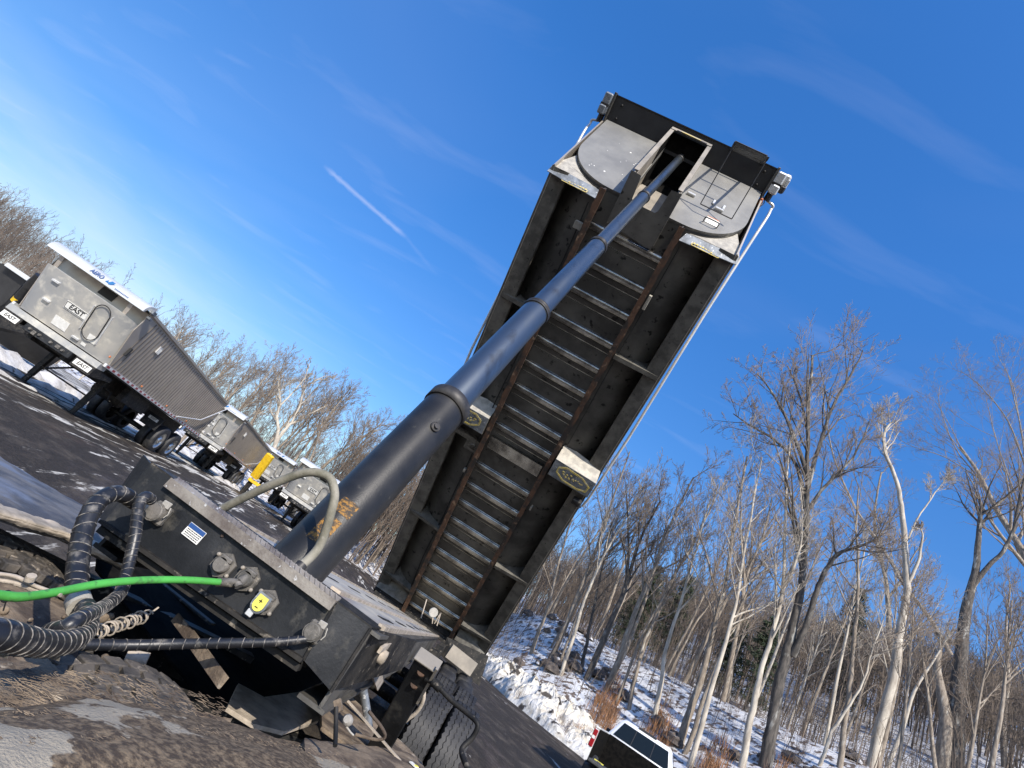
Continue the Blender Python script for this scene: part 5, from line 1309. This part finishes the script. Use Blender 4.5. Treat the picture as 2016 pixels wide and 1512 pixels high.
# rocks in the snow
rnd = random.Random(6)
for i in range(30):
    az = rnd.uniform(4, 13) if i < 18 else rnd.uniform(13, 34); r = interp(R0, az)+rnd.uniform(6, 16); x, y = polar(az, r); s_ = rnd.uniform(.25, .6)
    o = lump((x, y, H(x, y)), s_, 'rock', M['stone'], i); tag(o, 'dark rock poking out of the snow on the slope', 'rock', 'dark rocks on the snowy slope')
# evergreens on the far slope
def conifer(x, y, h, seed, label):
    rng = np.random.default_rng(seed); o = empty('evergreen_tree', (x, y, H(x, y)-.1), label, 'tree')
    t = TB(); t.tube([(0,0,0),(0,0,h*.5),(0,0,h)], [.16,.10,.02], 6)
    V = []; Q = []; n = 0
    for i in range(int(h*16)):
        z = h*(.12+.86*rng.random()); L = (1-z/h)**.8*h*.28*rng.uniform(.6,1.15)+.2; a = rng.uniform(0, 6.28); d = np.array([math.cos(a), math.sin(a), -.12])
        p = np.array([0,0,z]); t.tube([p, p+d*L*.5, p+d*L+np.array([0,0,-.1])], [.03,.02,.008], 3)
        for k in range(34):
            c = p+d*L*rng.uniform(.15,1)+rng.normal(0,.12,3); u = rng.normal(0,1,3); u /= np.linalg.norm(u); w = np.cross(u, rng.normal(0,1,3)); w /= np.linalg.norm(w)
            V += [c-u*.15-w*.03, c+u*.15-w*.03, c+u*.15+w*.03, c-u*.15+w*.03]; Q.append((n,n+1,n+2,n+3)); n += 4
    A, B_ = t.arrays(); me = fast_mesh('trunk', A, B_, M['bark_dark']); k_ = bpy.data.objects.new('trunk', me); COL.objects.link(k_); k_.parent = o
    me = fast_mesh('crown', np.array(V), np.array(Q), M['hemlock'], False); k_ = bpy.data.objects.new('crown', me); COL.objects.link(k_); k_.parent = o
for i, (az, r, h, lb) in enumerate(((25.5,58,9,'dark evergreen low on the far slope behind the pale leaning tree'),(23.2,60,8,'dark evergreen left of the other low evergreen on the far slope'),(31.3,74,15,'small evergreen top just clear of the far woods'),(14.5,62,11,'dark evergreen rising behind the thin trees on the left of the slope'),(17.5,66,11,'dark evergreen in the middle of the brown woods'))):
    x, y = polar(az, r); conifer(x, y, h, i, lb)
# utility wires crossing low behind the trees
for i, (a_, b_) in enumerate((((1440,1238),(2030,1425)),((1430,1252),(2030,1440)),((1420,1275),(2030,1470)),((1560,1322),(2030,1378)))):
    p, q = PD(*a_, 62), PD(*b_, 44); b = MB(); P = [p.lerp(q, k/14)-Vector((0,0,math.sin(math.pi*k/14)*.5)) for k in range(15)]; b.tube(P, .022, 5)
    o = b.build('utility_wire', M['ink'], None); tag(o, ['topmost utility wire crossing behind the trees','second utility wire from the top behind the trees','lowest of the parallel utility wires behind the trees','utility wire that slopes the other way behind the dead tree'][i], 'wire')
#@@PART5
# ================================================================== TRUCK TRACTOR (rear end, seen from its side)
UT = Vector((math.sin(rad(32)), math.cos(rad(32)), 0)); VT = Vector((UT.y, -UT.x, 0)); UZ = Vector((0,0,1))
tk = empty('truck_tractor', (-.3, -9.7, 0), 'rear frame and muddy fenders of a tractor coupled to the raised trailer', 'truck')
def rowsZ(*rw): return [[PZ(x, y, z) for x, y in r] for r, z in rw]
def dense(pts, k=4): return [(v.x, v.y) for v in smooth_path([Vector((x, y, 0)) for x, y in pts], k)]
def patch(name, m, rws, parent, thick=(0,0,-.012), k=5, bumpy=0.0, sc=9.0, sub=4):
    R_ = [[PZ(x, y, z) for x, y in dense(r, k)] for r, z in rws]
    # interpolate between rows so the sheet is smoothly curved
    nc = min(len(r) for r in R_); cols = [smooth_path([R_[i][j] for i in range(len(R_))], sub) for j in range(nc)]
    G = [[cols[j][i] for j in range(nc)] for i in range(len(cols[0]))]
    if bumpy: G = [[p + Vector((0,0,bumpy*(mn.noise(p*sc)+.5*mn.noise(p*sc*2.7)))) for p in r] for r in G]
    b = MB(); b.grid(G, True, thick); return b.build(name, m, parent)
patch('left_fender', M['fender_left'], [([(-70,850),(0,898),(60,935),(120,970),(185,1010),(250,1065)],1.03), ([(-70,900),(0,950),(60,980),(120,1008),(185,1040),(252,1085)],1.10), ([(-70,990),(0,1014),(60,1034),(120,1052),(185,1082),(256,1118)],1.10), ([(-70,1000),(0,1022),(60,1042),(120,1060),(185,1092),(256,1126)],1.07)], tk, (0,0,-.008), 6, .004, 14)
patch('dust_band', M['tan'], [([(-70,968),(0,993),(60,1012),(120,1034),(185,1062),(252,1098)],1.112), ([(-70,982),(0,1006),(60,1026),(120,1045),(185,1074),(254,1110)],1.118), ([(-70,994),(0,1018),(60,1038),(120,1056),(185,1087),(257,1122)],1.10)], tk, (0,0,-.006), 8, .006, 30)
def axwheel(c, ax, R, W_, parent, m, n=56):
    c = Vector(c); ax = Vector(ax).normalized(); u = UZ.copy(); w = ax.cross(u); h = W_/2; b = MB()
    b.lathe(c-ax*h, ax, [(0.0,R*.55),(0.0,R*.82),(.02,R*.93),(.05,R*.965),(h,R*.972),(W_-.05,R*.965),(W_-.02,R*.93),(W_,R*.82),(W_,R*.55)], 64, False)
    for i in range(n):
        a = 2*math.pi*i/n
        for j, xo in enumerate((-.115,-.06,0,.06,.115)):
            o_ = (.5 if j % 2 else 0)*2*math.pi/n; rd = u*math.cos(a+o_)+w*math.sin(a+o_); tn = -u*math.sin(a+o_)+w*math.cos(a+o_)
            b.box(c+ax*xo*(W_/.28)+rd*(R*.983), (.0225, R*math.pi/n*.80, .014), ((ax+tn*.25*(1 if j%2 else -1)).normalized(), tn, rd), .003)
    t = b.build('tyre', m, parent)
    b = MB(); b.lathe(c-ax*(h-.03), ax, [(0,R*.57),(.05,R*.5),(.08,R*.2),(.08,.001)], 32, False); b.lathe(c+ax*(h-.03), -ax, [(0,R*.57),(.05,R*.5),(.08,R*.2),(.08,.001)], 32, False); b.build('rim', M['black2'], t)
    return t
pl = PZ(55,1098,.99); axwheel(pl-UZ*.50-UT*.02, VT, .50, .27, tk, M['muddy_rubber'])
pn = PZ(290,1350,1.075); axwheel(pn-UZ*.50, VT, .50, .22, tk, M['muddy_rubber'])
pn2 = pn+VT*.30; axwheel(pn2-UZ*.52, VT, .50, .27, tk, M['muddy_rubber'])
patch('near_fender', M['mudfender'], [([(-80,1402),(0,1391),(100,1381),(200,1378),(300,1390),(450,1424),(560,1455),(700,1500)],1.125), ([(-80,1430),(0,1415),(100,1405),(200,1402),(300,1415),(450,1450),(560,1482),(700,1530)],1.165), ([(-80,1500),(0,1490),(100,1480),(200,1475),(300,1480),(450,1500),(560,1520),(700,1565)],1.19), ([(-80,1620),(0,1600),(100,1600),(200,1600),(300,1600),(450,1600),(560,1600),(700,1610)],1.17)], tk, (0,0,-.01), 6, .007, 16, 8)
patch('mud_crust', M['mud'], [([(-80,1290),(0,1290),(90,1300),(180,1345),(300,1378),(455,1418)],1.045), ([(-80,1345),(0,1345),(100,1345),(180,1362),(300,1392),(455,1425)],1.065), ([(-80,1412),(0,1400),(100,1390),(200,1386),(300,1398),(455,1430)],1.095)], tk, (0,0,-.02), 8, .012, 38, 10)
patch('rear_skirt', M['mud'], [([(600,1452),(660,1462),(740,1470),(800,1482),(832,1500)],1.13), ([(600,1475),(660,1490),(740,1500),(800,1512),(838,1530)],1.15), ([(600,1560),(660,1570),(740,1580),(800,1590),(845,1600)],1.12)], tk, (0,0,-.012), 5, .004, 20)
b = MB(); c = PZ(815,1506,1.155); b.box(c, (.016,.010,.002), (VT, UT, UZ)); k = b.build('sticker', M['white'], tk); b = MB(); b.box(c+VT*.010+UZ*.003, (.005,.008,.001), (VT, UT, UZ)); b.build('sticker_corner', M['yellow'], k)
# chassis of the tractor
def bar(name, m, a, b_, w, h, za, zb=None, par=None):
    zb = za if zb is None else zb; q = MB(); q.beam(PZ(*a, za), PZ(*b_, zb), w, h, UZ, .003); return q.build(name, m, par or tk)
bar('frame_rail', M['black2'], (-60,1085), (470,1330), .07, .22, .80)
bar('frame_rail', M['black2'], (20,1330), (640,1530), .07, .22, .80)
bar('rail_flange', M['tan'], (-30,1092), (132,1166), .022, .012, .96)
bar('rail_flange', M['black2'], (258,1100), (420,1230), .05, .012, .93)
b = MB(); b.prism([PZ(-120,1080,.62), PZ(560,1380,.62), PZ(700,1600,.62), PZ(-120,1600,.62)], (0,0,-.02)); b.build('shade_underpan', M['void'], tk)  # added near-black sheet standing in for shade under the tractor frame
b = MB(); b.prism([PZ(200,1010,1.0), PZ(760,1240,.95), PZ(700,1420,.80), PZ(420,1400,.85), PZ(190,1120,.9)], (0,0,-.01)); b.build('shade_plate', M['void'], tk)  # added black plate, shade of the hollow below the headboard as colour
def poly(name, m, pts, z, th=.014, par=None):
    b = MB(); b.prism([PZ(x, y, (z if not isinstance(z, (list,tuple)) else z[i])) for i, (x, y) in enumerate(pts)], (0,0,-th)); return b.build(name, m, par or tk)
# dusty plates and brackets in the well
patch('dusty_plate', M['mud'], [([(-40,1112),(30,1125),(90,1150),(160,1180)],.93), ([(-40,1180),(30,1190),(90,1215),(150,1245)],.95), ([(-40,1260),(30,1270),(90,1285),(160,1300)],.93)], tk, (0,0,-.02), 5, .012, 20)
poly('frame_plate', M['tan'], [(448,1392),(470,1345),(520,1372),(590,1362),(636,1342),(628,1418),(560,1440),(500,1425)], .97)
poly('frame_plate', M['mud'], [(632,1346),(672,1352),(720,1398),(800,1468),(832,1502),(760,1500),(690,1470),(634,1430)], [.99,1.0,1.0,1.0,1.0,1.02,1.03,1.03])
b = MB(); b.tube([PD(662,1392,1.42), PD(661,1440,1.38), PD(660,1468,1.34)], .006, 10); b.build('grab_pin', M['black2'], tk)
b = MB(); b.tube(smooth_path([PD(x, y, 1.52) for x, y in ((726,1400),(738,1415),(750,1430),(758,1446),(755,1454),(742,1456),(722,1452),(700,1446))], 4), .0048, 8); b.build('pull_handle', M['mud'], tk)
b = MB(); c = PD(686,1420,1.5); b.lathe(c, (-.2,-1,.3), [(0,.014),(.02,.015),(.026,.010)], 12); b.tube([PD(680,1428,1.49), PD(690,1442,1.48), PD(696,1448,1.48)], .003, 6); b.build('pin_lock', M['gusset'], tk)
b = MB(); b.beam(PD(664,1378,1.5), PD(668,1402,1.48), .02, .012, (0,-1,0)); b.build('loose_bracket', M['mud'], tk)
b = MB(); b.beam(PD(345,1215,1.75), PD(372,1250,1.70), .030, .008, (0,-1,0)); b.beam(PD(372,1250,1.70), PD(440,1345,1.55), .036, .008, (0,-1,0)); b.build('cross_strap', M['mud'], tk)
b = MB(); b.beam(PD(685,1380,1.85), PD(790,1500,1.75), .006, .012, (0,-1,0)); b.build('frame_edge', M['tan'], tk)
b = MB(); a_ = PD(248,1292,1.5); e_ = PD(290,1300,1.52); b.tube([a_, e_], .020, 14, False); b.tube([a_+(e_-a_)*.9, e_+(e_-a_)*.02], [.006,.017], 10); b.build('drain_tube', M['tan'], tk)
# coil spring of the suspended lines
b = MB(); A_, B_ = PD(188,1246,1.42), PD(290,1212,1.62); ax_ = (B_-A_); L_ = ax_.length; ax_.normalize(); u_ = ax_.orthogonal().normalized(); w_ = ax_.cross(u_)
b.tube([A_+ax_*(L_*t/160)+(u_*math.cos(t*2*math.pi*13/160)+w_*math.sin(t*2*math.pi*13/160))*(.016+.004*math.sin(t*.2)) for t in range(161)], .0028, 6); b.tube([B_, PD(312,1196,1.66)], .003, 6); b.build('coil_spring', M['tan'], tk)
b = MB()
for pts in (((-20,1128),(30,1135),(60,1150),(100,1165)), ((-20,1140),(30,1148),(70,1162),(120,1172)), ((30,1150),(55,1158),(90,1175))): b.tube(smooth_path([PD(x, y, 1.18) for x, y in pts], 4), .0045, 7)
b.lathe(PD(58,1142,1.17), (0,-.5,1), [(0,.011),(.012,.010)], 8); b.build('loose_cable', M['tan'], tk)
rnd = random.Random(21)
b = MB()
for i in range(16):      # clods of dried mud caught in the well
    x, y = rnd.uniform(0, 260), rnd.uniform(1190, 1320); c = PZ(x, y, .955); r = rnd.uniform(.006, .018)
    b.lathe(c, (rnd.uniform(-1,1), rnd.uniform(-1,1), 1), [(-r, r*.35), (-r*.4, r), (r*.5, r*.9), (r, r*.3)], 7)
o = b.build('dried_mud_clods', M['mud'], tk); tag(o, kind='stuff')
b = MB()
for i in range(800):     # dry grass stems stuck in the crust of mud
    x, y = rnd.uniform(-20, 440), 0; y = rnd.uniform(1318, 1392)+max(0, x-200)*.22; c = PZ(x, y, 1.098); a = rnd.gauss(.9, .35); L_ = rnd.uniform(.008, .022); d = UT*math.cos(a)+VT*math.sin(a)+UZ*rnd.uniform(-.1,.35)
    b.tube([c, c+d*L_], .0005, 3, False, False)
o = b.build('dry_debris', M['mud'], tk); tag(o, kind='stuff')
b = MB()
for i in range(1500):
    x = rnd.uniform(-30, 680); y = 1400+rnd.random()**1.3*115+max(0, x-250)*.20; z = 1.186 if y > 1450+max(0,x-250)*.2 else 1.165
    c = PZ(x, y, z); a = rnd.uniform(0, 6.28); L_ = rnd.uniform(.006, .018); d = UT*math.cos(a)+VT*math.sin(a)
    b.tube([c, c+d*L_*.6], .0004, 3, False, False)
o = b.build('mud_fibres', M['mud'], tk); tag(o, kind='stuff')

# ================================================================== HOSES
def wrapped(name, pts, r, label, pitch, m='hose', seam=True, cuts=6, sw=.0011, tilt=.35):
    P = smooth_path(pts, cuts); rr = r if hasattr(r, '__len__') else [r]*len(pts)
    R_ = []
    for i in range(len(pts)-1):
        for j in range(cuts): R_.append(rr[i]+(rr[i+1]-rr[i])*j/cuts)
    R_.append(rr[-1])
    o = MB(); o.tube(P, R_, 18); o = o.build(name, M[m], None); tag(o, label, 'hose')
    if seam:
        D_ = [0]
        for a, b_ in zip(P, P[1:]): D_.append(D_[-1]+(b_-a).length)
        s = pitch*.5; b = MB(); rnd = random.Random(int(pitch*1e4)+len(pts))
        while s < D_[-1]-pitch*.2:
            i = max(k for k in range(len(D_)) if D_[k] <= s); i = min(i, len(P)-2); t = (s-D_[i])/(D_[i+1]-D_[i]+1e-9)
            c = P[i].lerp(P[i+1], t); T = (P[i+1]-P[i]).normalized(); rad_ = R_[i]+(R_[i+1]-R_[i])*t
            u = T.orthogonal().normalized(); w = T.cross(u); tl = tilt*rnd.uniform(.6,1.3)
            ring = [c+(u*math.cos(a)+w*math.sin(a))*(rad_+.0003)+T*(math.sin(a+1.2)*rad_*tl) for a in [2*math.pi*k/22 for k in range(23)]]
            b.tube(ring, sw, 5, False); s += pitch*rnd.uniform(.85,1.15)
        b.build('wrap_seam', M['seam'], o)
    return o
wrapped('black_wrapped_hose', [PD(266,990,1.62), PD(245,975,1.58), PD(222,972,1.55), PD(196,985,1.51), PD(177,1012,1.47), PD(163,1050,1.43), PD(156,1090,1.39), PD(152,1130,1.35), PD(154,1175,1.30), PD(160,1210,1.26), PD(170,1240,1.21)], [.022,.0235,.024,.024,.0245,.025,.025,.025,.0245,.024,.024], 'thick black wrapped hose curving down from the top left of the headboard', .030, sw=.0012)
b = MB(); b.tube([PD(262,985,1.625), PD(285,993,1.66)], .0215, 16); o = b.build('hose_sleeve', M['gusset'], None); tag(o, 'pale sleeve where the thick black hose meets the headboard socket', 'hose sleeve')
b = MB(); b.tube([PD(153,1180,1.275), PD(158,1196,1.255)], .027, 18); o = b.build('hose_band', M['gusset'], None); tag(o, 'pale band around the thick black hose below the green one', 'hose band')
wrapped('black_wrapped_hose', [PD(298,985,1.62), PD(286,978,1.59), PD(275,990,1.57), PD(270,1020,1.54), PD(266,1055,1.51), PD(256,1100,1.48), PD(246,1140,1.44), PD(236,1168,1.38), PD(208,1192,1.28), (PD(178,1208,1.14)), PD(150,1222,1.08), PD(125,1236,1.06), PD(95,1240,1.08)], [.0165,.0165,.0165,.016,.016,.0155,.0155,.0155,.0155,.016,.0165,.016,.014], 'thinner black taped hose running down beside the thick one', .020, sw=.0009)
wrapped('black_wrapped_hose', [PD(-60,1245,.80), PD(0,1250,.84), PD(50,1262,.90), PD(100,1268,.97), PD(140,1262,1.04), PD(165,1245,1.12), PD(172,1222,1.18), PD(168,1195,1.24)], [.024,.024,.0235,.023,.0225,.022,.0215,.021], 'thickest black hose at the left edge, banded with dusty wrap lines', .022, sw=.0011)
wrapped('black_wrapped_hose', [PD(150,1268,1.32), PD(250,1270,1.40), PD(350,1268,1.46), PD(450,1266,1.50), PD(540,1264,1.54), PD(606,1258,1.58)], [.0145,.0145,.014,.0135,.013,.0125], 'straight black cable that ends in the lowest headboard socket', .030, sw=.0012, tilt=.15)
b = MB(); P_ = smooth_path([PD(-40,1168,1.02), PD(0,1172,1.06), PD(45,1175,1.10), PD(110,1166,1.18), PD(200,1149,1.29), PD(290,1142,1.40), PD(370,1142,1.50), PD(432,1146,1.58)], 7)
b.tube(P_, .0098, 16); o = b.build('green_air_hose', M['green'], None); tag(o, 'bright green air hose stretched to the coupling on the headboard', 'hose')
b = MB(); a = PD(12,1174,1.07)
b.tube([a+(_R*math.cos(t)*0+_U*math.cos(t)+_F*math.sin(t))*.0108 for t in [2*math.pi*k/14 for k in range(15)]], .002, 6); b.tube([a-_U*.010, a-_U*.03-_R*.006], .0015, 5); o = b.build('cable_tie', M['ink'], None); tag(o, 'black cable tie around the green hose at the left edge', 'cable tie')
b = MB()
for (x, y, D, s_) in ((112,1288,.99,1),(10,1283,.86,1)):
    b.prism([PD(x-13,y-10,D), PD(x+12,y-14,D), PD(x+4,y+14,D), PD(x-16,y+8,D)], _F*.001)
    o = b.build1('loose_tape_end', M['cast'], None); b = MB(); tag(o, 'loose tape end hanging under the bend of the thickest black hose' if x > 50 else 'loose tape end hanging under the thickest black hose at the left edge', 'tape')
